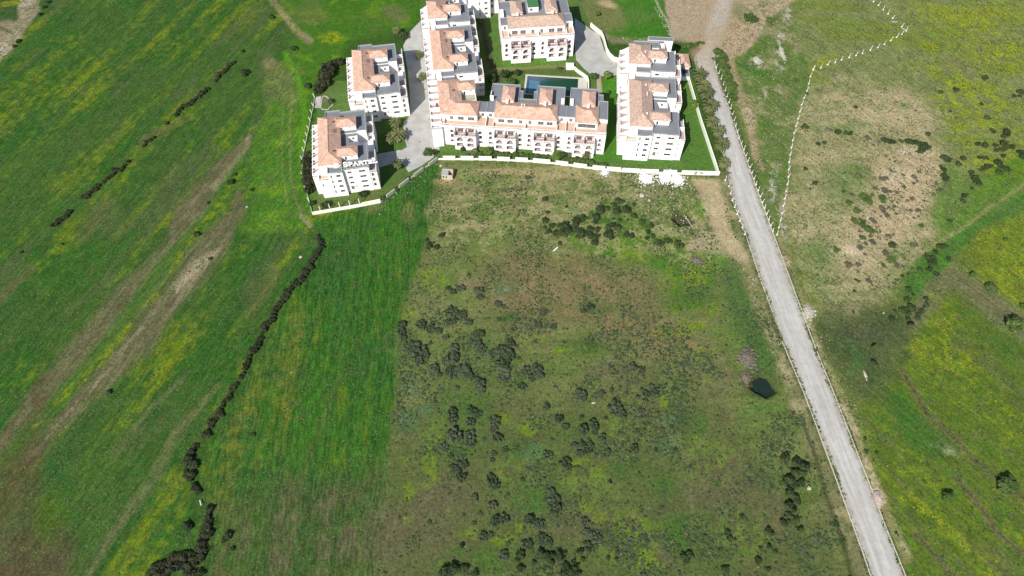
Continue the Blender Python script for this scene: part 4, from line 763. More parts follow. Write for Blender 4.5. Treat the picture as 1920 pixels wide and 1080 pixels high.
sg.location = A.root.location; sg.rotation_euler = A.root.rotation_euler
x = 6.6
for ch, w, h in (('.', .9, 1.5), ('D', 1.9, 1.75), (' ', .75, 0), ('S', 1.75, 2.25), ('P', 1.6, 1.75), ('A', 1.75, 1.75), ('R', 1.7, 1.75), ('T', 1.6, 1.75), ('E', 1.6, 1.75), ('L', 1.5, 1.75)):
    if ch != ' ': stroke_letter(ch, x, 2.1, 15.0 - (.1 if ch == 'S' else 0), w, h, .44, .18).build('letter', M['letter'], sg)
    x += w + .34
fr = MB(); fr.box(6.4, 2.35, 14.8, 21.8, 2.5, 14.93, bottom=True)
for k in range(9):
    u = 6.8 + k * 1.85; fr.bar((u, 2.42, 13.7), (u, 2.42, 16.4), .06); fr.bar((u, 3.5, 13.75), (u, 2.45, 15.2), .05)
fr.build('frame', M['black'], sg)
for a_, b_ in ((6.6, 9.9), (10.0, 12.6), (14.3, 17.0), (17.1, 20.6)):
    pb = MB(); pb.box(a_, 2.56, 13.85, b_, 2.62, 14.75, bottom=True); pb.build('screen_panel', M['screen'], sg)

# ------------------------------------------------------------------ swimming pool
def dloc(u, v, z=0.0):
    c, s = math.cos(math.radians(-5.1)), math.sin(math.radians(-5.1)); return Vector((-31.3 + u * c - v * s, 219.4 + u * s + v * c, z))
pr = empty('swimming_pool', dloc(34.6, 36), math.radians(-5.1), 'rectangular swimming pool with murky green water and a blue shallow end', 'swimming pool')
m = bpy.data.materials.new('pool_water'); m.use_nodes = True; nt = m.node_tree; n = nt.nodes; l = nt.links; bs = n['Principled BSDF']
bs.inputs['Roughness'].default_value = .06; bs.inputs['Specular IOR Level'].default_value = .5
tc = n.new('ShaderNodeTexCoord'); sx = n.new('ShaderNodeSeparateXYZ'); l.new(tc.outputs['Object'], sx.inputs[0]); tn = n.new('ShaderNodeTexNoise'); tn.inputs['Scale'].default_value = .25; l.new(tc.outputs['Object'], tn.inputs['Vector'])
ma = n.new('ShaderNodeMath'); ma.operation = 'MULTIPLY_ADD'; ma.inputs[1].default_value = 7; l.new(tn.outputs[0], ma.inputs[0]); l.new(sx.outputs[0], ma.inputs[2])
mr = n.new('ShaderNodeMapRange'); mr.inputs[1].default_value = 3.5; mr.inputs[2].default_value = 28; l.new(ma.outputs[0], mr.inputs[0]); cr = n.new('ShaderNodeValToRGB'); e = cr.color_ramp.elements
e[0].position = 0; e[0].color = (.035, .075, .15, 1); e[1].position = .42; e[1].color = (.012, .060, .030, 1); k = cr.color_ramp.elements.new(.2); k.color = (.03, .075, .11, 1); k = cr.color_ramp.elements.new(1); k.color = (.010, .040, .018, 1)
l.new(mr.outputs[0], cr.inputs[0]); l.new(cr.outputs[0], bs.inputs['Base Color']); M['water'] = m
mb = MB(); mb.face([(0, 0, -.12), (24.4, 0, -.12), (24.4, 12.4, -.12), (0, 12.4, -.12)]); mb.build('water', m, pr)
mb = MB()
for x0, y0, x1, y1 in ((-1.0, -.6, 0, 13.5), (24.4, -.6, 28.8, 13.5), (0, 12.4, 24.4, 13.5), (0, -.6, 24.4, 0)): mb.box(x0, y0, -.5, x1, y1, .06)
mb.build('coping', M['deck'], pr)
mb = MB(); mb.box(1.2, .6, -.5, 6.2, 9.5, -.10); mb.build('paddling_step', mat('pale_blue_pool_step', (.07, .17, .24), .15, .5, (.5, .6, (.05, .12, .18))), pr)
mb = MB(); mb.face([(0, .01, -.6), (24.4, .01, -.6), (24.4, .01, .05), (0, .01, .05)][::-1]); mb.face([(0, 12.39, -.6), (24.4, 12.39, -.6), (24.4, 12.39, .05), (0, 12.39, .05)]); mb.build('lining', M['water'], pr)

# ------------------------------------------------------------------ boundary walls
def wall_run(name, label, cat, pts, h, t, m, panels=None, pm=None, ph=1.8, cap=False):
    r = empty(name, at(*pts[0]), 0, label, cat); o = r.location
    P = [at(*p) - o for p in pts]; mb = MB()
    for p, q in zip(P, P[1:]): mb.wallseg(p, q, t, -.3, h)
    mb.build('plinth', m, r)
    for a, b in (panels or []):
        pb = MB(); pb.wallseg(at(*a) - o, at(*b) - o, t + .08, -.3, ph); pb.build('wall_panel', pm or m, r)
    return r
wall_run('garden_wall', 'low pale wall along the field with tall panels and gaps, below the long front block', 'wall',
         [(822, 299), (905, 299), (1000, 303), (1060, 309), (1110, 316), (1160, 321), (1240, 325), (1345, 328)], .65, .35, M['whitewall'],
         [((831, 299), (854, 299.2)), ((864, 299.2), (888, 299.4)), ((898, 299.5), (922, 300)), ((932.5, 300.5), (956, 301.4)), ((966, 301.8), (989.5, 302.8)), ((999, 303.4), (1031.5, 306.2)), ((1041.5, 307.5), (1065, 310.2)), ((1075, 311.6), (1100, 315)), ((1110.5, 316.4), (1134, 318.6)), ((1137, 319), (1164, 321)), ((1166, 321.6), (1199, 323.2)), ((1200, 323.4), (1234, 324.6)), ((1243, 325.2), (1268, 325.8)), ((1277, 326.1), (1348, 328.2))], M['whitewall'], 2.1)
# sprayed letters on the last panel
gf = MB(); a_ = at(1301, 326.9) - Vector((0, .27, 0)); dirv = (at(1345, 328.1) - at(1309, 327.2)).normalized(); x = 0
gr = empty('sprayed_letters', a_, math.atan2(dirv.y, dirv.x), 'black letters sprayed on the white corner wall panel', 'graffiti')
for ch, w in (('Z', 1.35), (':', .45), ('N', 1.3)): stroke_letter(ch, x, 0, .45, w, 1.35, .26, .03).build('letter', M['paint'], gr); x += w + .3
wall_run('garden_wall', 'white boundary wall running along the gravel road behind the row of palms', 'wall', [(1345, 327.5), (1341, 314), (1313, 230), (1291, 154)], 2.3, .45, M['whitewall'])
r = wall_run('garden_wall', 'grey stepped wall running obliquely between the concrete drive and the bright green field', 'wall', [(714, 379), (737, 361), (775, 331), (797, 315), (822, 298)], .5, .35, M['concrete'],
         [((725, 371), (741, 358.5)), ((749, 352), (767, 338)), ((777, 331), (794, 318)), ((804, 311), (820, 299.5))], M['concrete'], 1.6)
wf = empty('post_fence', at(586, 402), 0, 'low pale wall with slim concrete posts at the corner below the lettered block', 'fence'); o = wf.location
mb = MB(); mb.wallseg(Vector((0, 0, 0)), at(679, 386) - o, .4, -.3, 1.35); mb.build('plinth', M['whitewall'], wf)
mb = MB(); mb.wallseg(at(679, 386) - o, at(714, 379) - o, .42, -.3, 1.9); mb.build('wall_panel', M['whitewall'], wf)
pm_ = MB(); pm_.box(-.13, -.13, -.3, .13, .13, 2.5); PW = pm_.mesh('post', M['whitewall'])
for p in ((601, 397.5), (619, 394), (637.5, 390.5), (656.5, 387.3), (674.5, 384)): inst('post', PW, wf, at(*p) - o + Vector((0, .35, .9)), .16)
wl2 = empty('post_fence', at(586, 402), 0, 'line of leaning slim pale posts on a low wall west of the lettered block', 'fence'); o = wl2.location
PL = [(586, 401), (580, 378), (574, 356), (568, 330), (567, 300), (570, 284), (573, 270), (576, 256), (579, 243), (582, 227), (585, 213), (588, 200), (590, 183)]
mb = MB()
for p, q in zip(PL, PL[1:]): mb.wallseg(at(*p) - o, at(*q) - o, .22, -.3, .4)
mb.build('plinth', M['concrete'], wl2)
for p in PL[1:]: b_ = inst('post', PW, wl2, at(*p) - o, .2); b_.rotation_euler = (0, -.12, .2)
def curved_wall(label, pts, h):
    r = empty('curved_wall', at(*pts[0]), 0, label, 'wall'); mb = MB(); P = [at(*p) - r.location for p in pts]
    for p, q in zip(P, P[1:]): mb.wallseg(p, q, .4, -.3, h)
    mb.build('wall', M['whitewall'], r)
curved_wall('curving white wall between the car court and the rear meadow', [(1107, 50), (1114, 56), (1120, 61), (1127, 66), (1131, 75), (1134, 86), (1137, 97), (1142, 106), (1150, 114), (1161, 117)], 2.4)
curved_wall('curving white wall round the end of the swimming pool', [(1063, 129), (1076, 130), (1084, 137), (1093, 143), (1101, 149), (1103, 156), (1103, 176)], 1.9)
gp = MB(); gp.box(-1.7, -1.2, -.2, 1.7, 1.2, 2.0); gp.box(-1.9, -1.4, 2.0, 1.9, 1.4, 2.15); o = gp.build('pump_house', M['whitewall'], None, at(1068, 128)); tag(o, 'small white box-shaped hut where the pool wall meets the pink block', 'hut')
# gatehouse with its tiled roof, canopy and roof gear
gh = Bld('gatehouse', (79.9, 266.4), -1.0, 'small gatehouse with an orange tiled roof beside the bend of the gravel road', 'gatehouse')
gh.block(.4, .6, 5.2, 9.6, 3.6, f=[(1, 2.6, .2, 2.4, 'door')], par=0, floor=None); gh.hip(0, .2, 5.7, 10.0, 3.7, 5.0, 'v', 2.4, 2.4); gh.block(.4, -5, 5.0, .38, 2.6, par=.3, sides='frl')
cn = empty('canopy', (76.4, 282.6, 0), 0, 'dark flat canopy on four posts behind the brown-roofed block', 'canopy'); mb = MB(); mb.box(-2.5, -1.6, 2.5, 2.5, 1.6, 2.66, bottom=True); mb.build('roof', mat('dark_blue_canopy', (.022, .025, .045), .5, .4, (2, .5, (.04, .04, .06))), cn)
mb = MB()
for sx_ in (-2.3, 2.3):
    for sy in (-1.4, 1.4): mb.bar((sx_, sy, -.2), (sx_, sy, 2.5), .06)
mb.build('posts', M['metal'], cn)
sp = empty('solar_panel', gh.P(2.2, -2, 2.5)[:0] or (82.6, 264.2, 2.4), 0, 'tilted black solar panel on the flat roof by the gatehouse', 'solar panel'); mb = MB(); mb.face([(-1.2, -.7, .1), (1.2, -.7, .1), (1.2, .7, .9), (-1.2, .7, .9)]); mb.build('panel', M['black'], sp); mb = MB(); mb.bar((-1, .6, 0), (-1, .6, .8), .04); mb.bar((1, .6, 0), (1, .6, .8), .04); mb.build('stand', M['metal'], sp)
def dish(px, py, z, label):
    r = empty('satellite_dish', at(px, py, z), rnd.random(), label, 'satellite dish', 'satellite dishes on the roofs'); mb = MB(); n = 12
    for k in range(n):
        a, b = 2 * math.pi * k / n, 2 * math.pi * (k + 1) / n; q = lambda t, R, d: (math.cos(t) * R, -.25 - d, .75 + math.sin(t) * R)
        mb.face([q(a, .62, .14), q(b, .62, .14), q(b, .3, .02), q(a, .3, .02)]); mb.face([q(a, .3, .02), q(b, .3, .02), (0, -.25, .75)])
    mb.build('reflector', M['letter'], r); mb = MB(); mb.bar((0, 0, -.1), (0, -.2, .75), .05); mb.build('mast', M['metal'], r)
dish(1251, 145, 15.6, 'left white satellite dish of the pair on the grey roof of the roadside block'); dish(1258, 145, 15.6, 'right white satellite dish of the pair on the grey roof of the roadside block'); dish(1200, 92, 17.6, 'white satellite dish at the rear grey roof of the roadside block')

for x, y, lb in ((787, 266, 'round drain cover in the middle of the drive'), (805, 224, 'round drain cover near the upper edge of the drive'), (768, 222, 'round drain cover at the grass corner of the drive'), (1146, 120, 'round drain cover in the car court')):
    mb = MB(); mb.bar((0, 0, 0), (0, 0, .06), .45, 0, 12); tag(mb.build('drain_cover', M['metal'], None, at(x, y, .03)), lb, 'drain cover')
# ------------------------------------------------------------------ ruined hut in the field
hu = empty('ruined_hut', (-30.0, 198.4, 0), -.06, 'small roofless hut with crumbling beige walls in the field below the drive', 'hut')
mb = MB(); q = Bld.__new__(Bld); q.P = lambda u, v, z: (u, v, z); q.root = hu; q.win = lambda *a: None; q.k = 1
q.wallface(mb, (0, 0), (4.6, 0), -.3, 2.6, [(.5, 1.1, .9, 2.1, 'x'), (1.7, 2.3, .9, 2.1, 'x')])
mb.wallseg((.1, .2), (.1, 3.6), .3, -.3, 2.7); mb.wallseg((4.5, .2), (4.5, 3.6), .3, -.3, 2.4); mb.wallseg((.1, 3.5), (4.5, 3.5), .3, -.3, 2.7); mb.wallseg((2.6, .2), (2.6, 3.4), .25, -.3, 2.5); mb.wallseg((0.1, .14), (4.5, .14), .26, 2.3, 2.605)
mb.build('wall', M['hut'], hu); mb = MB(); mb.box(.25, .3, 2.45, 2.55, 3.4, 2.6, bottom=True); mb.build('roof', M['capgrey'], hu)

# ------------------------------------------------------------------ water in the pits
for c, rx, name, lab in ((PIT1, 4.0, 'pit_water', None),):
    k = 28; pts = [(c.x + .8 + rx * 1.05 * math.cos(2 * math.pi * i / k), c.y + rx * math.sin(2 * math.pi * i / k)) for i in range(k)]
    sheet(name, pts, -1.6, mat('dark_pond_water', (.010, .022, .018), .35, .12, (.6, .6, (.02, .03, .018))), 'structure')

# ------------------------------------------------------------------ post-and-wire fences on white footings
def stone_mesh(seed, sub=1):
    bm = bmesh.new(); bmesh.ops.create_icosphere(bm, subdivisions=sub, radius=1); r = random.Random(seed)
    for v in bm.verts: v.co *= .75 + .45 * r.random(); v.co.z *= .6
    me = bpy.data.meshes.new('stone'); bm.to_mesh(me); bm.free(); me.materials.append(M['stone']); return me
STONES = [stone_mesh(i) for i in range(4)]
pm_ = MB(); pm_.box(-.27, -.27, -.3, .27, .27, .2, 0); pm_.bar((0, 0, .2), (0, 0, 2.3), .11, 0, 5); POST = pm_.mesh('post', [M['whitewall'], M['concrete']])
def post_fence(label, pts, plinth=None, lean=0.0):
    r = empty('wire_fence', at(*pts[0]), 0, label, 'fence'); o = r.location; P = [at(*p) - o for p in pts]; mb = MB()
    for i, p in enumerate(P):
        b_ = inst('post', POST, r, p, rnd.random() * 1.5); b_.rotation_euler = ((rnd.random() - .5) * .25 + lean, (rnd.random() - .5) * .25, rnd.random()); b_.scale = (1, 1, .85 + .3 * rnd.random())
    for p, q in zip(P, P[1:]):
        for z in (.7, 1.25, 1.8): mb.bar(p + Vector((0, 0, z)), q + Vector((0, 0, z)), .012, 0, 3)
    mb.build('wire', M['metal'], r)
    if plinth:
        mb = MB()
        for i in range(*plinth): mb.wallseg(P[i], P[i + 1], .16, -.3, .16)
        mb.build('plinth', M['creamkerb'], r)
def dense_pts(P, n):
    L = [0]
    for a_, b_ in zip(P, P[1:]): L.append(L[-1] + math.hypot(b_[0] - a_[0], b_[1] - a_[1]))
    return [(float(np.interp(L[-1] * k / (n - 1), L, [p[0] for p in P])), float(np.interp(L[-1] * k / (n - 1), L, [p[1] for p in P]))) for k in range(n)]
post_fence('zigzag fence of slim pale posts crossing the far right meadow', [(1638, 3), (1647, 10), (1656, 18), (1665, 26), (1674, 34)] + [(1691, 50), (1699, 58), (1691, 64), (1681, 70), (1670, 76), (1658, 83), (1646, 89), (1632, 94), (1617, 100), (1605, 104), (1592, 108), (1578, 112), (1566, 117), (1552, 121), (1539, 127), (1525, 130)])
K = dense_pts([(1525, 131), (1521, 138), (1513, 171), (1502, 200), (1495, 229), (1490, 245), (1485, 271), (1480, 301), (1478, 340), (1472, 370), (1466, 405), (1457, 440)], 24); post_fence('white-footed post fence running down beside the dry hillside', K, (0, 23))
post_fence('white-footed post fence along the right edge of the gravel road', dense_pts([(1343, 127), (1348, 138), (1356, 158), (1366, 190), (1376, 224), (1386, 262), (1398, 288), (1410, 325), (1425, 366), (1440, 408), (1449, 434)], 29))
post_fence('short white-footed post fence along the left edge of the gravel road', dense_pts([(1360, 338), (1366, 348), (1372, 373), (1381, 399), (1391, 426), (1396, 440)], 9))

# ------------------------------------------------------------------ foliage builders
def leaf_cloud(blobs, n, size, seed, flat=.75, updir=.6, mat_=None, name='foliage'):
    """many leaf-sized faces spread through overlapping ellipsoids (x, y, z, rx, ry, rz)"""
    r = np.random.RandomState(seed); bl = np.array(blobs); w = bl[:, 3] * bl[:, 4]; w = w / w.sum(); k = r.choice(len(bl), n, p=w)
    d = r.normal(size=(n, 3)); d /= np.linalg.norm(d, axis=1)[:, None]; d[:, 2] = np.where(d[:, 2] < -.25, -d[:, 2], d[:, 2]); rad = .55 + .5 * r.rand(n) ** .7
    c = bl[k, :3] + d * bl[k, 3:6] * rad[:, None]; c[:, 2] = np.maximum(c[:, 2], .02)
    nr = d * 1.15 + r.normal(size=(n, 3)) * .42; nr[:, 2] += updir * .55; nr /= np.linalg.norm(nr, axis=1)[:, None]
    t = np.cross(nr, r.normal(size=(n, 3))); t /= np.linalg.norm(t, axis=1)[:, None]; b = np.cross(nr, t); s = size * (.4 + 1.3 * r.rand(n) ** 1.6)[:, None]
    q = np.stack([c - t * s - b * s * .15, c + b * s * .75 + t * s * .1, c + t * s + b * s * .1, c - b * s * .75], 1).reshape(-1, 3)
    core = []
    V = [tuple(p) for p in q]; Fq = [(4 * i, 4 * i + 1, 4 * i + 2, 4 * i + 3) for i in range(n)]
    for x, y, z, rx, ry, rz in blobs:                       # closed inner mass so that light does not leak straight through
        o = len(V); m_ = 7
        V.append((x, y, z + rz * .5))
        for j, (hh, rr) in enumerate(((.30, .42), (-.1, .56), (-1.2, .5))):
            for i in range(m_): V.append((x + rx * rr * math.cos(2 * math.pi * i / m_), y + ry * rr * math.sin(2 * math.pi * i / m_), max(-.25, z + rz * hh)))
        for i in range(m_):
            Fq.append((o, o + 1 + i, o + 1 + (i + 1) % m_))
            for j in range(2): a0 = o + 1 + j * m_; Fq.append((a0 + i, a0 + m_ + i, a0 + m_ + (i + 1) % m_, a0 + (i + 1) % m_))
    me = bpy.data.meshes.new(name); me.from_pydata(V, [], Fq); me.materials.append(mat_ or M['leaf_dark']); me.update(); return me
def bush_blobs(r, k, z=.5, spread=.5, s0=.38):
    o = [(0, 0, z * .8, .72 if s0 > .35 else .5, .6 if s0 > .35 else .45, z)]
    for i in range(k): a = 2 * math.pi * (i + r.random()) / k; d = spread * (.7 + .5 * r.random()); s = s0 + .2 * r.random(); o.append((d * math.cos(a), d * math.sin(a), z * (.45 + .5 * r.random()), s, s, z * (.55 + .4 * r.random())))
    return o
BUSH = {}
for kind, mk, n, sz, z, v in (('dark', 'leaf_dark', 330, .17, .62, 6), ('hedge', 'leaf_hedge', 330, .16, .58, 6), ('grey', 'leaf_grey', 460, .15, .40, 9), ('mound', 'leaf_mound', 260, .12, .26, 5), ('mid', 'leaf_mid', 330, .17, .7, 5), ('bright', 'leaf_bright', 300, .17, .7, 3)):
    BUSH[kind] = []
    for i in range(v):
        r = random.Random(hash((kind[0], i)) & 0 or (sum(map(ord, kind)) * 31 + i)); BUSH[kind].append(leaf_cloud(bush_blobs(r, 4 + i % 3 + (3 if kind == 'grey' else 0), z, (.66 if kind == 'grey' else .5) + .1 * (i % 3), .30 if kind == 'grey' else .38), n, sz, i + 11, mat_=M[mk]))
small_scrub = []
def bush(name, x, y, r, kind, label, group, zs=1.0, cat='bush'):
    o = inst(name, rnd.choice(BUSH[kind]), None, at(x, y) + Vector((0, 0, -.12)), rnd.random() * 6.28); R = r * mpp(y)
    o.scale = (R * (.92 + .2 * rnd.random()), R * (.92 + .2 * rnd.random()), R * zs * (.8 + .35 * rnd.random())); return tag(o, label, cat, group)
def cluster(name, L, kind, what, where, group, ox=0, oy=0, s=1.0, zs=1.0, rs=1.0, minr=2.6, ref='the far end'):
    """bushes at crop positions (x, y, r) -> one thing each, told apart by size class and rank from the far end"""
    Q = [(ox + a / s, oy + b / s, c / s * rs) for a, b, c in L]
    for q in Q:
        if q[2] < minr: small_scrub.append((*q, kind))
    Q = [q for q in Q if q[2] >= minr]; cls = lambda r: 'broad' if r > 8.5 else ('medium' if r > 5 else 'small')
    for c in ('broad', 'medium', 'small'):
        K = sorted((q for q in Q if cls(q[2]) == c), key=lambda q: q[1])
        for i, q in enumerate(K):
            lab = f'{c} {what} {where}' if len(K) == 1 else f'{c} {what} {where}, {ordinal(i + 1)} such from {ref}'
            bush(name, *q, kind, lab, group, zs)
def row(name, pts, r0, r1, step, kind, what, where, group, zs=1.0, jit=.35):
    Q = []
    for P in pts:
        L = [0]
        for a_, b_ in zip(P, P[1:]): L.append(L[-1] + math.hypot(b_[0] - a_[0], b_[1] - a_[1]))
        n = max(1, int(L[-1] / step) + 1)
        for k in range(n):
            s_ = L[-1] * k / max(1, n - 1); r = r0 + (r1 - r0) * rnd.random(); Q.append((float(np.interp(s_, L, [p[0] for p in P])) + (rnd.random() - .5) * r * 2 * jit, float(np.interp(s_, L, [p[1] for p in P])) + (rnd.random() - .5) * r * 2 * jit, r))
    for i, q in enumerate(Q): bush(name, *q, kind, f'{what} {where}, {ordinal(i + 1)} from its far end'.replace(' ,', ','), group, zs)
# the winding hedgerow between the two left-hand fields
row('hedgerow_bush', [[(598, 443), (603, 460)], [(600, 466), (590, 480), (577, 505), (563, 525)], [(555, 530), (537, 547)], [(540, 552), (520, 575), (512, 597), (497, 613)], [(495, 620), (485, 640), (471, 660)], [(468, 668), (460, 690), (452, 708)], [(440, 725), (428, 743), (412, 770)], [(410, 778), (400, 790), (386, 815)], [(368, 838), (352, 865), (348, 892)], [(366, 915), (374, 922)]], 4.6, 8.2, 7.6, 'hedge', 'dark bush in the winding hedgerow', '', 'bushes of the winding hedgerow', .9)
row('hedgerow_bush', [[(356, 850), (362, 870), (360, 895)], [(390, 957), (390, 985), (382, 1000)], [(396, 1000), (372, 1025), (380, 1045)], [(355, 1040), (330, 1045), (300, 1062), (280, 1075)], [(345, 1060), (320, 1068), (300, 1082)], [(365, 1050), (350, 1075), (375, 1078)]], 6.5, 10.5, 8.5, 'hedge', 'dark bush in the lowest stretch of the hedgerow', '', 'bushes of the winding hedgerow', .9)
row('hedgerow_bush', [[(437, 118), (424, 128), (414, 138), (404, 150)], [(388, 166), (378, 178), (364, 188), (352, 196), (340, 206), (330, 214)], [(288, 258), (270, 272)], [(240, 304), (228, 316), (215, 324), (205, 334), (195, 340)], [(184, 350), (172, 360), (158, 371)], [(131, 397), (118, 408), (98, 424)]], 4.2, 6.4, 6.5, 'hedge', 'dark bush in the broken row', 'across the upper left field', 'bushes of the broken row', .8)
cluster('bush', [(312, 232, 5.5), (459, 138, 8), (455, 97, 4), (40, 473, 4), (433, 343, 7.5), (440, 328, 4), (368, 440, 7), (390, 380, 3.5), (90, 4, 4.5), (83, 14, 4), (75, 27, 4.5), (35, 78, 5), (27, 87, 4), (510, 33, 5), (551, 92, 7), (577, 163, 8), (394, 485, 4), (117, 458, 3), (352, 988, 10), (428, 1005, 9), (420, 1012, 6), (436, 1029, 5), (474, 815, 5), (205, 735, 5), (472, 356, 3.5)], 'dark', 'dark bush standing alone', 'in the left fields', 'lone dark bushes in the left fields', zs=.85)
# grey-green scrub in the middle of the picture
c1 = [(180, 270, 50), (180, 340, 42), (195, 400, 36), (250, 480, 60), (340, 520, 70), (420, 570, 45), (350, 630, 50), (375, 270, 55), (480, 265, 30), (460, 320, 40), (550, 330, 45), (620, 395, 35), (465, 455, 20), (500, 730, 65), (560, 770, 36), (690, 130, 50), (640, 130, 26), (790, 170, 45), (650, 235, 35), (710, 230, 40), (850, 240, 45), (945, 380, 65), (930, 450, 56), (980, 520, 55), (710, 510, 55), (640, 640, 50), (700, 600, 70), (680, 760, 60), (790, 730, 70), (860, 780, 55), (930, 810, 32), (970, 880, 62), (990, 930, 46), (740, 905, 25), (1110, 560, 60), (1200, 540, 66), (1270, 570, 55), (1210, 640, 64), (1215, 720, 65), (1210, 800, 46), (1280, 450, 45), (1430, 740, 56), (1540, 720, 56), (1570, 790, 50), (1500, 810, 40), (1400, 890, 40), (1560, 275, 35), (1610, 140, 30)]
cluster('scrub_bush', c1, 'grey', 'grey-green bush', 'in the thicket beside the sown field', 'grey bushes of the upper thicket', 720, 560, 5.4, rs=.98, zs=.85)
c2 = [(370, 180, 60), (370, 250, 48), (560, 160, 55), (620, 200, 45), (550, 280, 50), (390, 410, 72), (545, 420, 60), (550, 490, 48), (790, 270, 66), (780, 350, 40), (830, 440, 50), (285, 545, 45), (350, 620, 35), (410, 740, 58), (490, 710, 40), (450, 840, 46), (790, 600, 30), (770, 660, 25), (900, 560, 35), (760, 840, 45), (800, 920, 55), (1320, 120, 45), (1450, 250, 35), (1510, 330, 35), (1335, 610, 50), (1510, 690, 60), (1545, 740, 34), (1690, 350, 46), (1600, 520, 35), (1690, 520, 40), (1660, 600, 45), (1080, 860, 25), (590, 1040, 35), (930, 1010, 20)]
cluster('scrub_bush', c2, 'grey', 'grey scrub bush', 'in the middle scrub', 'grey bushes of the rough field', 780, 740, 5.4, rs=.92, zs=.85)
c3 = [(790, 40, 50), (620, 160, 35), (785, 230, 45), (670, 300, 22), (620, 390, 20), (810, 370, 55), (880, 350, 50), (1310, 110, 50), (1340, 180, 50), (1350, 260, 60), (1110, 370, 55), (1190, 400, 45), (1230, 530, 50), (1290, 560, 40), (1100, 580, 56), (700, 510, 45), (760, 500, 30), (880, 680, 50), (1610, 380, 42), (1640, 480, 50), (1720, 520, 48), (1630, 580, 40), (1660, 620, 36), (1575, 160, 15)]
cluster('scrub_bush', c3, 'grey', 'straggling grey bush', 'in the nearest scrub', 'grey bushes low in the picture', 760, 900, 4.8, rs=.9, zs=.85)
c3d = [(1030, 680, 52), (1010, 720, 34), (1220, 660, 46), (1290, 690, 52), (1310, 740, 36), (1390, 690, 46), (1430, 660, 26), (1160, 740, 25), (1030, 795, 36), (1060, 790, 24), (360, 830, 60), (440, 800, 60), (520, 800, 46), (620, 840, 40), (1640, 640, 40), (1570, 650, 32), (1595, 715, 20), (1510, 740, 24), (1440, 800, 46), (1500, 830, 50), (1430, 850, 50), (1540, 845, 40), (1545, 770, 22), (1825, 705, 22), (1895, 710, 20), (1840, 20, 20), (510, 590, 25)]
cluster('scrub_bush', c3d, 'dark', 'dark green bush', 'low in the rough field', 'dark bushes near the bottom edge', 760, 900, 4.8, zs=.8)
c4 = [(240, 490, 52), (260, 530, 34), (425, 490, 35), (520, 450, 20), (550, 610, 52), (560, 650, 36), (620, 680, 42), (885, 415, 30), (800, 445, 20), (840, 490, 32), (880, 485, 20), (930, 465, 35), (765, 515, 22), (830, 555, 28), (790, 650, 28), (470, 705, 15), (350, 760, 40), (370, 790, 34), (260, 820, 45), (365, 840, 25), (435, 890, 28), (180, 965, 30), (250, 950, 30), (330, 950, 30), (300, 1000, 35), (230, 1030, 30), (485, 1015, 30), (470, 1055, 22), (730, 985, 32), (750, 1010, 22), (760, 830, 18), (822, 810, 14), (930, 1005, 18), (1110, 1005, 22), (40, 720, 40), (100, 790, 30), (380, 1050, 18), (720, 240, 40), (800, 270, 30), (245, 700, 18), (660, 475, 14), (950, 655, 13)]
cluster('scrub_bush', c4, 'grey', 'rounded grey bush', 'scattered left of the pond', 'scattered grey bushes', 1040, 640, 4.91, zs=1.1, rs=1.05)
cu = [(180, 410, 28), (110, 410, 10), (205, 518, 18), (185, 585, 28), (235, 630, 28), (210, 675, 25), (180, 640, 18), (270, 690, 30), (330, 630, 40), (310, 690, 40), (370, 660, 40), (350, 700, 30), (440, 600, 40), (490, 570, 40), (430, 660, 30), (470, 700, 45), (510, 690, 35), (550, 660, 30), (560, 710, 35), (610, 660, 28), (600, 720, 30), (585, 770, 35), (600, 560, 40), (640, 500, 40), (685, 490, 30), (590, 600, 25), (785, 430, 35), (745, 460, 28), (770, 510, 35), (840, 500, 40), (870, 510, 20), (910, 545, 28), (740, 570, 15), (795, 580, 15), (860, 580, 12), (975, 600, 30), (735, 620, 30), (700, 640, 30), (780, 645, 35), (700, 700, 40), (720, 730, 28), (850, 700, 30), (890, 710, 28), (1050, 630, 25), (1025, 675, 25), (1065, 715, 22), (1015, 730, 20), (1110, 770, 32), (1135, 780, 26), (1175, 750, 30), (1210, 755, 20), (1265, 780, 35), (1300, 790, 25), (910, 455, 18), (300, 770, 20), (355, 470, 15)]
cluster('shrub', cu, 'dark', 'dark green shrub', 'below the white rubble heaps', 'dark shrubs below the rubble heaps', 980, 280, 4.364, zs=.8)
cluster('shrub', [(565, 425, 18), (480, 450, 12), (490, 485, 22), (535, 492, 18), (515, 465, 9)], 'dark', 'dark shrub', 'in the clump by the sown field', 'small clump by the sown field', 640, 300, 3, zs=.8)
cluster('shrub', [(1140, 860, 19), (1105, 930, 19), (1190, 940, 18), (670, 725, 24), (625, 740, 22), (600, 720, 14), (770, 735, 30), (780, 770, 22), (880, 810, 22), (910, 825, 14), (1400, 830, 24), (1360, 850, 16), (715, 645, 12), (1050, 100, 14)], 'grey', 'low green-grey shrub', 'on the brown ground in mid-field', 'low shrubs in mid-field', 640, 300, 3, zs=.7)
cr_ = [(155, 100, 45), (270, 150, 55), (320, 200, 55), (240, 235, 50), (200, 300, 52), (230, 350, 44), (300, 325, 40), (160, 310, 36), (195, 425, 52), (230, 450, 40), (265, 490, 40), (195, 560, 55), (185, 620, 50), (150, 690, 40), (225, 670, 40), (265, 660, 28), (295, 750, 28), (5, 780, 42), (10, 905, 28), (75, 962, 18), (300, 640, 10)]
cluster('bush', cr_, 'dark', 'dark glossy bush', 'in the column beside the road', 'dark bushes beside the lower road', 1440, 840, 4.91, zs=.95)
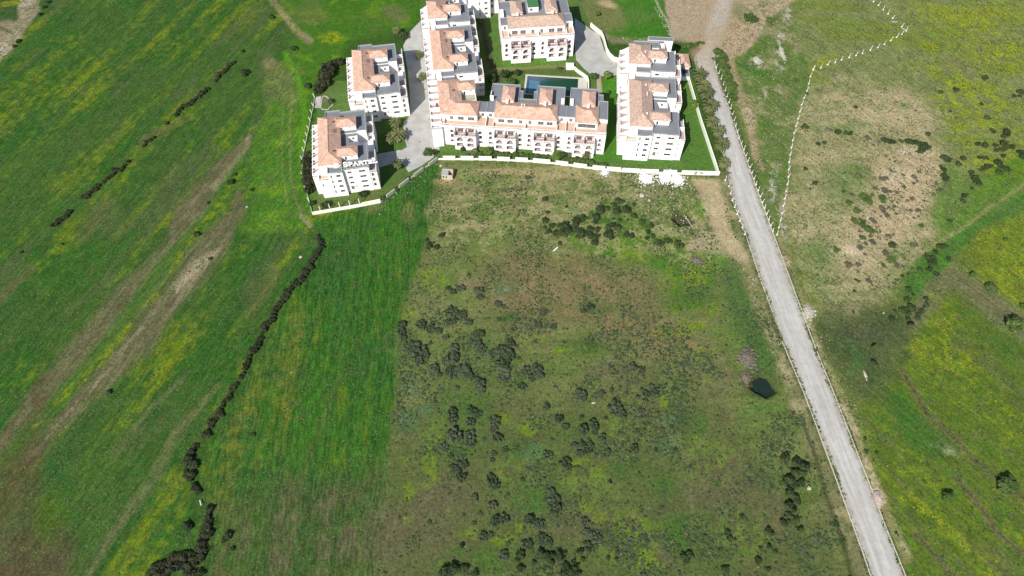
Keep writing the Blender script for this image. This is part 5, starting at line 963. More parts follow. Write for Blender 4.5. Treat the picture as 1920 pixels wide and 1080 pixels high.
cluster('bush', [(200, 885, 16), (210, 910, 13), (350, 955, 10), (420, 970, 9), (340, 1015, 18), (385, 1050, 12), (190, 1050, 20), (265, 812, 12), (10, 1000, 28), (30, 990, 20), (165, 965, 8), (235, 915, 7), (820, 460, 10), (825, 520, 10), (870, 525, 9), (550, 400, 6), (690, 850, 14), (725, 920, 9), (690, 815, 8), (960, 885, 9)], 'dark', 'small dark bush', 'on the grass near the road', 'small bushes near the lower road', 1280, 630, 2.4, zs=.8)
# dry hillside on the right: flat grey mounds and darker shrubs
hm = [(600, 110, 28), (510, 195, 40), (550, 185, 28), (720, 150, 18), (885, 120, 24), (830, 175, 32), (865, 215, 18), (830, 235, 18), (435, 285, 30), (530, 310, 35), (590, 320, 25), (655, 330, 22), (810, 390, 25), (770, 410, 16), (500, 485, 40), (520, 510, 30), (545, 540, 28), (560, 565, 32), (575, 480, 16), (630, 470, 22), (625, 510, 16), (650, 545, 18), (495, 570, 18), (432, 523, 14), (665, 430, 14), (935, 412, 18), (800, 510, 20), (870, 510, 30), (875, 570, 18), (830, 585, 18), (405, 600, 30), (430, 625, 26), (570, 770, 28), (620, 755, 18), (655, 860, 18), (835, 862, 36), (535, 935, 36), (550, 960, 32), (715, 960, 18), (735, 1000, 16), (660, 1065, 30), (270, 1060, 30), (165, 1055, 40), (1060, 245, 20), (1155, 245, 18), (1085, 310, 30), (1035, 350, 22), (200, 345, 24), (340, 850, 22), (410, 835, 35), (290, 893, 30), (335, 955, 18), (280, 725, 26), (390, 770, 24), (255, 155, 34)]
cluster('mound_shrub', hm, 'mound', 'flat grey cushion shrub', 'on the dry hillside', 'cushion shrubs on the dry hillside', 1560, 300, 5.4, rs=1.05)
hg = [(730, 275, 22), (510, 385, 36), (515, 420, 34), (320, 370, 44), (350, 400, 48), (380, 430, 30), (405, 350, 28), (115, 318, 25), (170, 435, 38), (245, 515, 42), (225, 620, 40), (285, 605, 20), (325, 615, 22), (310, 660, 42), (370, 705, 42), (400, 720, 40), (300, 785, 35), (330, 795, 22), (905, 665, 25), (600, 1015, 40), (525, 1070, 26), (40, 910, 40), (75, 910, 20)]
cluster('shrub', hg, 'mid', 'green cushion shrub', 'on the dry hillside', 'green shrubs on the dry hillside', 1560, 300, 5.4, zs=.45)
cluster('shrub', [(600, 870, 48), (1100, 70, 24), (1130, 105, 34), (1135, 165, 38), (1145, 195, 34)], 'dark', 'dark round shrub', 'on the dry hillside', 'dark shrubs on the dry hillside', 1560, 300, 5.4, zs=.8)
hl = [(1200, 145, 44), (1225, 175, 34), (1280, 160, 35), (1245, 250, 48), (1300, 220, 40), (1235, 310, 45), (1320, 370, 36), (1110, 310, 42), (890, 390, 24), (965, 365, 20), (965, 565, 46), (945, 690, 40), (1185, 680, 40), (1200, 750, 34), (1165, 780, 20), (990, 790, 50), (1020, 810, 46), (900, 825, 50), (970, 860, 44), (960, 940, 40), (1130, 835, 36), (1100, 870, 34), (1085, 925, 34), (755, 930, 40), (800, 830, 18), (270, 845, 22), (120, 960, 16), (300, 435, 20), (330, 455, 22), (280, 580, 22), (1310, 90, 35), (1370, 20, 50), (1430, 10, 40), (1470, 180, 35), (560, 865, 12), (720, 380, 12), (1080, 900, 26)]
cluster('shrub', hl, 'dark', 'dark shrub', 'at the hillside foot', 'dark shrubs at the hillside foot', 1560, 460, 6.75, zs=.85)
cluster('mound_shrub', [(470, 455, 40), (510, 505, 26), (820, 440, 30), (790, 490, 34), (330, 330, 26), (745, 195, 42), (655, 270, 36), (825, 265, 36), (900, 270, 28), (340, 250, 36), (205, 270, 40), (1020, 300, 36)], 'mound', 'low dull shrub', 'on the lower slope', 'dull shrubs on the lower slope', 1560, 460, 6.75)
hr = [(485, 30, 25), (278, 112, 22), (168, 130, 18), (462, 215, 14), (235, 265, 13), (498, 315, 22), (545, 408, 20), (640, 415, 26), (655, 430, 22), (625, 450, 24), (440, 505, 20), (487, 515, 26), (565, 515, 18), (570, 550, 18), (620, 500, 28), (635, 525, 28), (610, 545, 22), (680, 525, 24), (445, 600, 16), (475, 605, 18), (500, 605, 18), (620, 588, 18), (580, 640, 30), (600, 665, 26), (590, 710, 30), (510, 668, 26), (485, 680, 22), (460, 692, 18), (650, 690, 22), (75, 432, 20), (40, 530, 34), (60, 525, 28), (30, 555, 26), (8, 500, 20), (200, 605, 30), (222, 620, 24), (175, 600, 16), (328, 607, 20), (295, 650, 22), (390, 715, 22), (415, 745, 24), (425, 775, 26), (450, 795, 20), (398, 825, 14), (335, 880, 22), (330, 915, 20), (700, 157, 18), (740, 128, 22), (765, 135, 18), (740, 155, 14), (745, 565, 26), (760, 595, 28), (235, 1060, 18), (365, 865, 8)]
cluster('bush', hr, 'dark', 'dark bush', 'on the yellow-green meadow', 'dark bushes on the right meadow', 1720, 140, 3.857, zs=.9)
hs_ = [(60, 415, 38), (95, 440, 30), (30, 440, 26), (250, 665, 40), (340, 650, 32), (520, 505, 48), (630, 515, 42), (690, 520, 40), (1165, 615, 44), (1215, 625, 44), (1260, 640, 44), (1300, 640, 34), (1400, 630, 35), (1490, 630, 46), (1540, 650, 46), (1600, 645, 44), (1640, 660, 40), (1720, 690, 50), (1750, 720, 50), (1680, 740, 54), (1660, 780, 40)]
cluster('shrub', hs_, 'dark', 'dark rounded shrub', 'along the hillside rim', 'dark shrubs on the hillside rim', 1500, 180, 7.385, zs=.85)
cluster('mound_shrub', [(380, 455, 40), (430, 475, 34), (930, 580, 45), (1090, 630, 28), (1020, 680, 22), (1195, 830, 28), (1310, 910, 20)], 'mound', 'grey cushion shrub', 'along the hillside rim', 'cushion shrubs on the hillside rim', 1500, 180, 7.385)
cluster('shrub', [(205, 385, 15), (185, 408, 7), (165, 322, 11), (385, 50, 10), (640, 875, 9)], 'dark', 'dark shrub', 'between white fence and hillside', 'dark shrubs by the white fence', 1440, 180, 2.348, zs=.8)
cluster('bush', [(1900, 613, 17), (1887, 905, 15), (1893, 918, 13), (1880, 915, 12), (1775, 932, 11), (1857, 541, 9), (1822, 517, 7), (1885, 450, 4), (1918, 575, 6)], 'mid', 'leafy green bush', 'standing in the right-hand field', 'leafy bushes in the right field')
cluster('shrub', [(200, 160, 44), (240, 175, 36), (370, 175, 36), (600, 685, 26), (690, 795, 20)], 'mid', 'green shrub', 'on the stony strip', 'green shrubs on the stony strip', 1360, 0, 4.5, zs=.7)
row('verge_shrub', [[(1346, 97), (1352, 105), (1356, 116), (1360, 128), (1364, 142), (1369, 158), (1373, 172), (1377, 188)]], 6.0, 9.5, 6.5, 'mid', 'bushy green shrub', 'in the strip right of the road top', 'shrubs on the road verge', .8)
row('verge_shrub', [[(1262, 82), (1275, 88), (1290, 88), (1303, 84), (1316, 82)]], 3.6, 5.5, 6, 'mid', 'low green shrub', 'in the hedge behind the gatehouse', 'hedge behind the gatehouse', .8)

# ------------------------------------------------------------------ palms, garden trees, hedges
def palm_meshes(seed, h, n=34, L=3.2):
    r = random.Random(seed); tb = MB(); z = 0; px_, py_ = 0.0, 0.0
    for k in range(5):
        nx, ny = px_ + (r.random() - .5) * .12, py_ + (r.random() - .5) * .12; tb.bar((px_, py_, z), (nx, ny, z + h / 5), .26 - .02 * k, 0, 7, .24 - .02 * k); px_, py_ = nx, ny; z += h / 5
    fb = MB()
    for k in range(n):
        a = 2 * math.pi * k * .618; e0 = math.radians(78 - 95 * (k / n)); l_ = L * (.8 + .35 * r.random()); p = Vector((px_, py_, h)); e = e0; d = Vector((math.cos(a), math.sin(a), 0)); sd_ = Vector((-math.sin(a), math.cos(a), 0)); m_ = 6
        for j in range(m_):
            q = p + d * math.cos(e) * l_ / m_ + Vector((0, 0, math.sin(e) * l_ / m_)); w0 = .46 * math.sin(math.pi * (j + .35) / (m_ + .4)); w1 = .46 * math.sin(math.pi * (j + 1.35) / (m_ + .4)); dz = Vector((0, 0, -.16))
            fb.face([p, q, q + sd_ * w1 * .85 + dz + d * .12, p + sd_ * w0 * .85 + dz + d * .12]) if j % 1 == 0 else None
            fb.face([q, p, p - sd_ * w0 * .85 + dz + d * .12, q - sd_ * w1 * .85 + dz + d * .12]); p = q; e -= math.radians(15 + 6 * r.random())
    return tb.mesh('trunk', M['bark']), fb.mesh('fronds', M['leaf_palm'])
PALMS = [palm_meshes(i, h, n, L) for i, (h, n, L) in enumerate(((2.6, 40, 3.3), (3.4, 36, 3.0), (2.2, 44, 3.5), (4.2, 34, 2.8)))]
def palm(px, py, k, s, label, group):
    r = empty('palm_tree', at(px, py), rnd.random() * 6.28, label, 'palm tree', group); inst('trunk', PALMS[k][0], r); inst('fronds', PALMS[k][1], r); r.scale = (s, s, s)
for i, (x, y, k, s) in enumerate(((1309, 150, 0, 1.05), (1316, 168, 2, .95), (1320, 188, 1, 1.1), (1329, 207, 2, 1.1), (1331, 237, 0, .9), (1343, 258, 1, .95), (1350, 280, 0, 1.0), (1356, 311, 2, .75))):
    palm(x, y, k, s * 1.28, f'bushy palm in the row between white wall and gravel road, {ordinal(i + 1)} from the gatehouse', 'palms along the gravel road')
for x, y, k, s, lb in ((743, 240, 1, 1.1, 'rear palm of the tight clump beside the concrete drive'), (735, 264, 2, 1.05, 'left palm of the tight clump beside the concrete drive'), (750, 262, 0, 1.25, 'right palm of the tight clump beside the concrete drive'), (748, 318, 3, .95, 'lone palm casting its shadow on the end of the concrete drive'), (786, 108, 0, .8, 'farther small palm against the long row along the drive'), (792, 148, 2, .8, 'nearer small palm against the long row along the drive'), (744, 66, 1, .9, 'tall palm at the top of the drive near the meadow'), (889, 290, 2, .7, 'dark low palm in the hedge below the long front block'), (1098, 297, 0, .7, 'spiky palm at the right end of the front hedge')):
    palm(x, y, k, s, lb, 'garden palms')
def tree_meshes(seed, h, R, mk):
    r = random.Random(seed); tb = MB(); tb.bar((0, 0, -.3), (0, 0, h * .55), .16, 0, 6, .10); bl = []
    for k in range(5):
        a = 2 * math.pi * k / 5 + r.random(); d = R * .5; p = (d * math.cos(a), d * math.sin(a), h * (.6 + .25 * r.random())); tb.bar((0, 0, h * .45), p, .07, 0, 5, .03); bl.append((*p, R * .55, R * .55, R * .5))
    bl.append((0, 0, h * .82, R * .6, R * .6, R * .6)); return tb.mesh('trunk', M['bark']), leaf_cloud(bl, 420, .30, seed, mat_=M[mk], name='crown')
def tree(px, py, seed, h, R, mk, label, group='garden trees'):
    a, b = tree_meshes(seed, h, R, mk); r = empty('garden_tree', at(px, py), rnd.random() * 6, label, 'tree', group); inst('trunk', a, r); inst('crown', b, r)
tree(921, 156, 1, 4.2, 2.6, 'leaf_mid', 'leftmost leafy tree on the lawn left of the pool'); tree(947, 148, 2, 4.6, 2.3, 'leaf_dark', 'dark tree beside the path left of the pool'); tree(958, 162, 3, 4.0, 2.4, 'leaf_mid', 'leafy tree touching the left end of the pool')
tree(970, 142, 4, 3.2, 1.6, 'leaf_dark', 'small dark tree at the upper left pool corner'); tree(1046, 131, 5, 1.6, .8, 'leaf_mid', 'tiny tree on the strip above the pool'); tree(1112, 150, 6, 3.4, 1.9, 'leaf_mid', 'small round tree behind the curving pool wall'); tree(1137, 151, 7, 5.2, 1.9, 'leaf_bright', 'thin-trunked pale green tree at the edge of the car court'); tree(1140, 178, 8, 3.0, .7, 'leaf_mid', 'thin sapling on the lawn beside the brown-roofed block')
tree(1301, 203, 9, 3.8, 2.5, 'leaf_bright', 'bright leafy tree inside the roadside wall'); tree(915, 290, 10, 3.6, 2.2, 'leaf_bright', 'bright green tree at the left end of the front hedge'); tree(1043, 299, 11, 3.8, 2.6, 'leaf_bright', 'bright green tree rising from the middle of the front hedge'); tree(1052, 297, 12, 3.0, 1.8, 'leaf_dark', 'dark tree beside the bright one in the front hedge')
tree(899, 46, 13, 3.2, 1.5, 'leaf_mid', 'small tree in the alley below the plain white building'); tree(1120, 30, 14, 2.2, 1.4, 'leaf_mid', 'small tree on the rear meadow'); tree(868, 283, 15, 2.0, 1.0, 'leaf_dark', 'small dark tree before the first arched bay'); tree(1052, 131, 16, 1.4, .7, 'leaf_dark', 'tiny dark tree nearest the pump house')
for i, (x, y, rr, kd, lb) in enumerate(((803, 289, 9, 'mid', 'round clipped bush at the end of the drive'), (816, 287, 7, 'dark', 'dark bush next to the round one at the drive end'), (612, 386, 9, 'dark', 'dark bush behind the corner fence of the lettered block'), (682, 366, 8.5, 'dark', 'dark round bush in front of the lettered block'), (719, 373, 6, 'mid', 'low bush at the wall corner right of the lettered block'), (586, 383, 6, 'dark', 'dark bush at the west side fence'), (620, 193, 7, 'mid', 'shrub inside the heart-shaped border on the lawn'), (765, 336, 5, 'mid', 'bush at the gap in the oblique wall'), (742, 356, 5, 'mid', 'bush filling the lower gap in the oblique wall'), (757, 69, 9, 'dark', 'dark bush below the palm at the top of the drive'), (838, 265, 4, 'grey', 'small shrub at the left corner of the long front block'))):
    bush('garden_bush', x, y, rr, kd, lb, 'garden bushes', 1.1)
row('hedge_bush', [[(872, 293), (900, 292), (922, 291), (945, 291), (968, 293), (990, 294)], [(996, 294), (1015, 295), (1034, 297)], [(1060, 300), (1080, 302), (1108, 305)], [(1110, 309), (1124, 312), (1138, 314)]], 4.6, 6.6, 6.4, 'mid', 'leafy bush in the hedge', 'behind the front garden wall', 'bushes of the front hedge', 1.25)
row('hedge_bush', [[(637, 121), (622, 124), (611, 130), (605, 143), (601, 157), (598, 172)], [(630, 124), (616, 131), (610, 146), (605, 160)]], 7.5, 11, 9, 'hedge', 'tall brownish bush in the curving hedge', 'by the lawn', 'bushes of the curving lawn hedge', 1.5)
row('hedge_bush', [[(577, 300), (573, 314), (571, 330), (576, 346), (581, 356)], [(581, 296), (579, 320), (580, 340)]], 6.5, 9.5, 8.5, 'hedge', 'tall bush in the dark hedge', 'west of the lettered block', 'bushes of the west hedge', 1.5)
hb = MB(); P = [at(560 + a / 5.4, 130 + b / 5.4) for a, b in ((265, 270), (300, 290), (305, 315), (350, 330), (340, 370), (310, 390), (300, 410), (270, 410), (235, 405), (225, 380), (235, 330), (240, 285), (265, 270))]
for p, q in zip(P, P[1:]): hb.wallseg(p, q, .35, -.3, .25)
tag(hb.build('garden_border', M['concrete']), 'pale stone border of a small heart-shaped bed on the lawn', 'garden border')

# ------------------------------------------------------------------ heaps, stones and litter
def joined(name, items, mt):
    """items: (x, y, z, r, variant) boulders joined into one mesh"""
    V = []; Fq = []
    base = [(np.array([v.co[:] for v in me.vertices]), [tuple(p.vertices) for p in me.polygons]) for me in STONES]
    for x, y, z, r, k in items:
        vs, fs = base[k % 4]; a = rnd.random() * 6.28; c, s = math.cos(a), math.sin(a); o = len(V); st = .7 + .6 * rnd.random()
        V += [(x + (v[0] * c * st - v[1] * s) * r, y + (v[0] * s * st + v[1] * c) * r, z + v[2] * r) for v in vs]; Fq += [tuple(i + o for i in f) for f in fs]
    me = bpy.data.meshes.new(name); me.from_pydata(V, [], Fq); me.materials.append(mt); o = bpy.data.objects.new(name, me); col.objects.link(o); return o
def heap(name, px, py, rx, ry, n, sz, mt, label, h=.6, cat='heap', spill=1.3):
    it = []; c = at(px, py); k = mpp(py)
    for i in range(n):
        a = rnd.random() * 6.28; d = abs(rnd.gauss(0, .62 if mt is M['rubble'] else .48)); d = min(d, 2.0 if mt is M['rubble'] else spill); x, y = c.x + d * math.cos(a) * rx * k, c.y + d * math.sin(a) * ry * k * 1.35
        it.append((x, y, max(0, h * (1 - d)) + .02, sz * (.5 + rnd.random()), i))
    n_ = 18; V = [(0, 0, h * .75)] + [(math.cos(2 * math.pi * i / n_) * rx * k * q * (.85 + .3 * rnd.random()), math.sin(2 * math.pi * i / n_) * ry * k * 1.35 * q * (.85 + .3 * rnd.random()), z) for q, z in ((.45, h * .5), (.95, -.2)) for i in range(n_)]
    Fq = [(0, 1 + i, 1 + (i + 1) % n_) for i in range(n_)] + [(1 + i, 1 + n_ + i, 1 + n_ + (i + 1) % n_, 1 + (i + 1) % n_) for i in range(n_)]
    me = bpy.data.meshes.new(name); me.from_pydata(V, [], Fq); me.materials.append(M['earthpile'] if mt is M['rubble'] else mt); o = bpy.data.objects.new(name, me); col.objects.link(o); o.location = c; tag(o, label, cat)
    ch = joined('chips', [(x - c.x, y - c.y, z, r, q) for x, y, z, r, q in it], mt); ch.parent = o; ch['kind'] = 'stuff'; return o
heap('rubble_heap', 1211, 334, 13, 10, 900, .21, M['rubble'], 'leftmost of the three large white rubble heaps below the wall', .5, 'rubble heap')
heap('rubble_heap', 1248, 334, 14, 9, 900, .21, M['rubble'], 'middle one of the three large white rubble heaps below the wall', .5, 'rubble heap')
heap('rubble_heap', 1270, 337, 11, 10, 900, .21, M['rubble'], 'rightmost of the three large white rubble heaps, below the sprayed letters', .5, 'rubble heap')
heap('rubble_heap', 1134, 325, 10, 7, 220, .18, M['rubble'], 'thin scatter of white rubble below the long wall, left of the big heaps', .2, 'rubble heap')
heap('earth_heap', 1402, 672, 17, 16, 260, .5, M['earthpile'], 'grey heap of dug-out earth above the round water pit', .7, 'earth heap')
heap('earth_heap', 1399, 708, 9, 9, 120, .4, M['earthpile'], 'smaller grey earth heap on the rim of the round pit', .4, 'earth heap')
heap('earth_heap', 1308, 488, 11, 5, 90, .35, M['earthpile'], 'flat dark earth heap on the grass below the dug hole', .3, 'earth heap')
heap('gravel_heap', 1646, 934, 9, 13, 240, .3, M['pinkpile'], 'pinkish heap of gravel against the right kerb', .8, 'gravel heap')
heap('earth_heap', 1516, 586, 10, 13, 120, .45, M['stone'], 'pale flattened heap of earth right of the road', .25, 'earth heap')
heap('stone_pile', 1622, 701, 2.6, 7, 26, .26, M['stone'], 'small pile of bright white stones in the dark grass near the cattle', .2, 'stone pile')
heap('stone_pile', 1113, 755, 4, 1.6, 12, .2, M['stone'], 'cream stones at the foot of a small brown bush in mid-field', .1, 'stone pile')
heap('stone_pile', 1420, 113, 8, 9, 90, .3, M['stone'], 'upper pile of pale stones on the strip right of the road', .4, 'stone pile')
heap('stone_pile', 1467, 100, 4, 18, 130, .28, M['stone'], 'long pale stone scatter beside the meadow edge', .3, 'stone pile')
def rock(px, py, r, label, mt='stone', k=0):
    o = inst('stone', STONES[k], None, at(px, py) + Vector((0, 0, r * .1)), rnd.random() * 6, (r, r, r * .9)); return tag(o, label, 'stone')
rock(1203, 367, 1.25, 'round flat pale boulder below the rubble heaps', k=1); rock(1217, 376, .75, 'yellowish boulder right of the round flat one', k=2); rock(1159 + 36, 366, .55, 'small pale boulder left of the round flat one', k=3)
rock(1517, 916, .8, 'cream boulder on the grass between the dark bushes and the road'); rock(564, 482, .75, 'pale stone beside the top of the winding hedgerow', k=2); rock(1657, 587, .45, 'white stone on the green slope above the cattle', k=1); rock(463, 388, .6, 'pale stone below the dirt track in the left meadow', k=3); rock(827, 311, .8, 'white stone above the ruined hut', k=1)
def pole(px, py, qx, qy, r, label, z0=.2, z1=.6, mt='whitewall'):
    o = at((px + qx) / 2, (py + qy) / 2); mb = MB(); mb.bar(at(px, py, z0) - o, at(qx, qy, z1) - o, r, 0, 6); b = mb.build('fallen_post', M[mt], None, o); return tag(b, label, 'post')
pole(1037, 471, 1046, 463.5, .22, 'thick white pole lying in the field below the shrubs'); pole(375, 938, 377, 947, .18, 'white post lying in the gap of the hedgerow'); pole(1672, 41, 1683, 41, .09, 'slim white post fallen near the fence corner'); pole(1691, 53, 1701, 57, .09, 'slim white post leaning at the fence corner'); pole(1283, 403, 1300, 428, .12, 'thin pale log across the dug hole', .15, .3, 'concrete')
it = []
def scatter(poly_, n, r0, r1, bias=None):
    xs_ = [p[0] for p in poly_]; ys_ = [p[1] for p in poly_]; c = 0
    while c < n:
        x, y = rnd.uniform(min(xs_), max(xs_)), rnd.uniform(min(ys_), max(ys_)); ins = False
        for i in range(len(poly_)):
            (x0, y0), (x1, y1) = poly_[i], poly_[(i + 1) % len(poly_)]
            if (y0 > y) != (y1 > y) and x < (x1 - x0) * (y - y0) / (y1 - y0) + x0: ins = not ins
        if not ins: continue
        p = at(x, y); it.append((p.x, p.y, 0, r0 + (r1 - r0) * rnd.random() ** 3, c)); c += 1
scatter([(1420, 70), (1475, 10), (1490, 60), (1500, 130), (1490, 200), (1475, 330), (1460, 420), (1430, 330), (1400, 230), (1400, 130)], 560, .09, .30)
scatter([(1100, 322), (1300, 330), (1340, 420), (1400, 470), (1290, 470), (1180, 400), (1090, 350)], 520, .10, .34)
scatter([(1455, 440), (1480, 470), (1600, 740), (1640, 860), (1620, 870), (1560, 740), (1500, 590)], 150, .08, .24); scatter([(1365, 340), (1390, 400), (1440, 540), (1480, 700), (1450, 700), (1400, 540)], 160, .1, .3)
scatter([(700, 395), (760, 345), (825, 300), (830, 310), (780, 360), (710, 405)], 60, .1, .3); scatter([(1230, 5), (1256, 45), (1266, 75), (1258, 76), (1224, 10)], 90, .15, .45); scatter([(1590, 390), (1700, 300), (1740, 330), (1640, 450)], 120, .08, .22); scatter([(1100, 62), (1250, 74), (1250, 82), (1120, 70)], 40, .15, .4)
tag(joined('loose_stones', it, M['stone']), 'pale loose stones strewn along the roadside strips and below the wall', 'stones', kind='stuff')

# ------------------------------------------------------------------ weeds and tufts: nobody could count them
def tufts(name, n, weight, mats, mix, hs, ws, label, cat, seed):
    r = np.random.RandomState(seed); w = np.clip(weight, 0, None); cell = .66 * .62; k = r.choice(len(w), n, p=w / w.sum())
    x = X[k] + (r.rand(n) - .5) * .9; y = Y[k] + (r.rand(n) - .5) * .9; z = Z[k] - .04; h = hs[0] + (hs[1] - hs[0]) * r.rand(n) ** 2; s = ws[0] + (ws[1] - ws[0]) * r.rand(n) ** 2; a = r.rand(n) * 6.28
    V = np.zeros((n, 7, 3)); ang = a[:, None] + np.arange(6)[None, :] * (2 * math.pi / 6); rad = s[:, None] * (.55 + .75 * r.rand(n, 6))
    V[:, :6, 0] = x[:, None] + np.cos(ang) * rad; V[:, :6, 1] = y[:, None] + np.sin(ang) * rad; V[:, :6, 2] = z[:, None] + h[:, None] * (.05 + .55 * r.rand(n, 6))
    V[:, 6, 0] = x + (r.rand(n) - .5) * s * .6; V[:, 6, 1] = y + (r.rand(n) - .5) * s * .6; V[:, 6, 2] = z + h
    o = (np.arange(n) * 7)[:, None, None]; T = np.array([[i, (i + 1) % 6, 6] for i in range(6)])[None]; Fq = (o + T).reshape(-1, 3).astype(np.int32)
    me = bpy.data.meshes.new(name); me.vertices.add(n * 7); me.vertices.foreach_set('co', V.reshape(-1).astype(np.float32)); me.loops.add(Fq.size); me.loops.foreach_set('vertex_index', Fq.ravel()); me.polygons.add(len(Fq)); me.polygons.foreach_set('loop_start', np.arange(0, Fq.size, 3, dtype=np.int32))
    for m_ in mats: me.materials.append(M[m_])
    me.polygons.foreach_set('material_index', np.repeat(r.choice(len(mats), n, p=mix), 6).astype(np.int32)); me.update(calc_edges=True); ob = bpy.data.objects.new(name, me); col.objects.link(ob); return tag(ob, label, cat, kind='stuff')
vis = (PX > -60) & (PX < 1980) & (PY > -40) & (PY < 1130)
offroad = 1 - np.maximum(stroke([(1360, -80, 16), (1330, 100, 18), (1365, 300, 26), (1430, 500, 31), (1500, 650, 32), (1590, 850, 35), (1690, 1150, 40)], .1, 0), COMP)
CLUMP = smooth(.5, .68, fbm(X * .10, Y * .10, 81, 4)); C2 = smooth(.5, .66, fbm(X * .22, Y * .22, 83, 3))
tufts('weeds', 26000, vis * offroad * SCRUB * (1 - poly([(1298, 335), (1348, 335), (1372, 430), (1400, 480), (1395, 495), (1350, 465), (1325, 400)], 8, 6)) * (.12 + CLUMP), ['weed_dark', 'weed_green', 'weed_olive', 'weed_dry'], [.36, .36, .22, .06], (.12, .42), (.15, .55), 'low dark and green weeds covering the rough middle field', 'weeds', 1)
tufts('scrub_plants', 1500, vis * offroad * SCRUB * (.04 + CLUMP ** 2) * smooth(520, 700, PY), ['leaf_grey', 'weed_dark', 'weed_green'], [.5, .3, .2], (.3, .75), (.4, .95), 'small grey-green scrub plants dotted through the lower field', 'scrub', 7)
tufts('field_grass', 52000, vis * offroad * np.maximum(LEFT, CL) * (.3 + C2), ['weed_green', 'weed_olive', 'weed_dark', 'weed_light'], [.66, .08, .14, .12], (.1, .3), (.18, .42), 'green field grass covering the two left fields', 'grass', 2)
tufts('meadow_grass', 36000, vis * offroad * RIGHT * (.25 + C2), ['weed_green', 'weed_olive', 'weed_dry', 'weed_dark', 'weed_light'], [.34, .34, .08, .12, .12], (.1, .35), (.15, .45), 'mixed green and dry grass over the right-hand meadows', 'grass', 3)
yel = np.clip((RGB[:, 0] - 2.6 * RGB[:, 2]) * 8, 0, 1) * np.clip(RGB[:, 0] / (RGB[:, 1] + 1e-3) - .55, 0, 1)
tufts('wild_flowers', 16000, vis * offroad * (yel ** 2) * (.2 + C2), ['weed_yellow', 'weed_green'], [.62, .38], (.15, .4), (.12, .32), 'yellow wild flowers growing in patches through the fields', 'flowers', 4)
V = []
edge = np.maximum(stroke([(x, y, 3.2) for x, y in LE[2:]], .9, 5), stroke([(x, y, 2.2) for x, y in RE[2:]], .9, 4)); Zk = Z.copy(); Z = Z + .09
tufts('verge_weeds', 5200, vis * edge * (.1 + C2 + CLUMP), ['weed_olive', 'weed_dry', 'weed_green', 'weed_dark'], [.4, .24, .22, .14], (.1, .32), (.15, .5), 'straggling weeds creeping over the kerbs of the gravel road', 'weeds', 6); Z = Zk
if small_scrub:
    for x, y, r_, kd in small_scrub: V.append((*at(x, y)[:2], .1, max(.4, r_ * mpp(y)), len(V)))
    tag(joined('scrub', V, M['weed_dark']), 'tiny dark scrub plants dotted over the fields', 'scrub', kind='stuff')

# ------------------------------------------------------------------ the person on the road and the cattle
def skinned(name, verts, edges, radii, mats, paint_, parent=None, loc=(0, 0, 0), rz=0, root=0, lv=2):
    me = bpy.data.meshes.new(name); me.from_pydata(verts, edges, []); o = bpy.data.objects.new(name, me); col.objects.link(o)
    sm_ = o.modifiers.new('s', 'SKIN'); sk = me.skin_vertices[0].data
    for i, r in enumerate(radii): sk[i].radius = (r, r) if not isinstance(r, tuple) else r; sk[i].use_root = i == root
    sub = o.modifiers.new('d', 'SUBSURF'); sub.levels = lv; sub.render_levels = lv
    dg = bpy.context.evaluated_depsgraph_get(); nm = bpy.data.meshes.new_from_object(o.evaluated_get(dg)); bpy.data.objects.remove(o); nm.name = name
    nm.materials.clear()
    for m_ in mats: nm.materials.append(m_)
    for p in nm.polygons: p.material_index = paint_(p.center); p.use_smooth = True
    ob = bpy.data.objects.new(name, nm); col.objects.link(ob); ob.parent = parent; ob.location = loc; ob.rotation_euler = (0, 0, rz); return ob
cl = [mat('dark_navy_jacket', (.018, .018, .032), .8, .2, (4, .5, (.03, .03, .05))), mat('charcoal_trousers', (.030, .030, .036), .85, .2), M['skin'], mat('dark_shoes', (.02, .017, .015), .5, .3)]
pe = empty('person', at(1529, 660), -.35, 'person in dark clothes walking along the right kerb of the gravel road', 'person')
vs = [(0, 0, .95), (0, 0, 1.15), (0, -.01, 1.40), (0, 0, 1.52), (0, .02, 1.60), (0, .03, 1.72), (-.10, .02, .90), (-.11, .16, .50), (-.11, .14, .10), (-.11, .26, .05), (.10, -.02, .90), (.11, -.04, .50), (.11, -.26, .12), (.11, -.16, .05),
      (-.21, -.01, 1.42), (-.25, -.10, 1.16), (-.25, .02, .93), (-.25, .06, .84), (.21, -.01, 1.42), (.25, .08, 1.16), (.25, .20, .95), (.25, .25, .87)]
es = [(0, 1), (1, 2), (2, 3), (3, 4), (4, 5), (0, 6), (6, 7), (7, 8), (8, 9), (0, 10), (10, 11), (11, 12), (12, 13), (2, 14), (14, 15), (15, 16), (16, 17), (2, 18), (18, 19), (19, 20), (20, 21)]
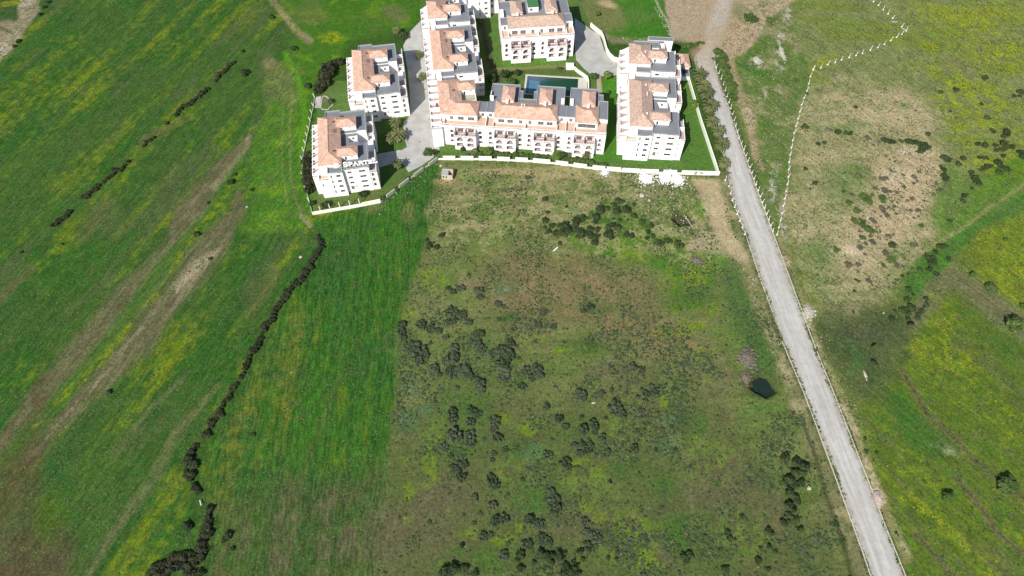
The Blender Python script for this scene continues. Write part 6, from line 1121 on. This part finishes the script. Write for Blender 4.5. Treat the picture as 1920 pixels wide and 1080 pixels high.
rd = [(.15, .11), (.15, .11), (.17, .11), .06, (.085, .09), (.08, .09), .09, .065, .05, .045, .09, .065, .05, .045, .07, .05, .04, .035, .07, .05, .04, .035]
skinned('body', vs, es, rd, cl, lambda c: 2 if c.z > 1.53 or (abs(c.x) > .18 and c.z < .9) else (3 if c.z < .1 else (1 if c.z < .95 else 0)), pe)
hm_ = leaf_cloud([(0, .01, 1.74, .10, .11, .10)], 90, .03, 5, mat_=M['black'], name='hair'); inst('hair', hm_, pe)
def cow(px, py, rz, label, s=1.0, graze=True):
    r = empty('cow', at(px, py), rz, label, 'cow', 'black cattle on the dark grass'); hz = .35 if graze else 1.35
    v = [(0, 0, 1.0), (.55, 0, 1.02), (.85, 0, 1.08), (1.15, 0, .95 if graze else 1.3), (1.42, 0, hz + .12), (1.62, 0, hz - .12), (-.55, 0, 1.02), (-.82, 0, 1.0), (-.95, 0, .75), (-.98, 0, .4)]; e = [(0, 1), (1, 2), (2, 3), (3, 4), (4, 5), (0, 6), (6, 7), (7, 8), (8, 9)]
    q = [(.33, .36), (.32, .36), (.24, .28), (.15, .2), (.13, .14), (.08, .08), (.33, .35), (.2, .24), .04, .03]
    for a, y, k in ((.68, .19, 1), (.68, -.19, 1), (-.66, .19, 6), (-.66, -.19, 6)):
        n_ = len(v); hind = a < 0; v += [(a, y, .72), (a + (.06 if hind else .02), y, .58), (a - (.10 if hind else 0), y, .36), (a - (.04 if hind else -.02), y, .04)]; e += [(k, n_), (n_, n_ + 1), (n_ + 1, n_ + 2), (n_ + 2, n_ + 3)]; q += [.14, .10, .06, .055]
    n_ = len(v); v += [(1.40, .16, hz + .2), (1.40, -.16, hz + .2)]; e += [(4, n_), (4, n_ + 1)]; q += [.035, .035]
    skinned('body', v, e, q, [M['cattle']], lambda c: 0, r); r.scale = (s, s, s)
cow(1636, 649, .5, 'slim black cow nearest the gravel road on the dark grass', .95); cow(1637, 680, -.75, 'black cow standing just above the white stone pile'); cow(1705, 609, 0.05, 'black cow beside the dark shrubs at the hillside foot', 1.15)
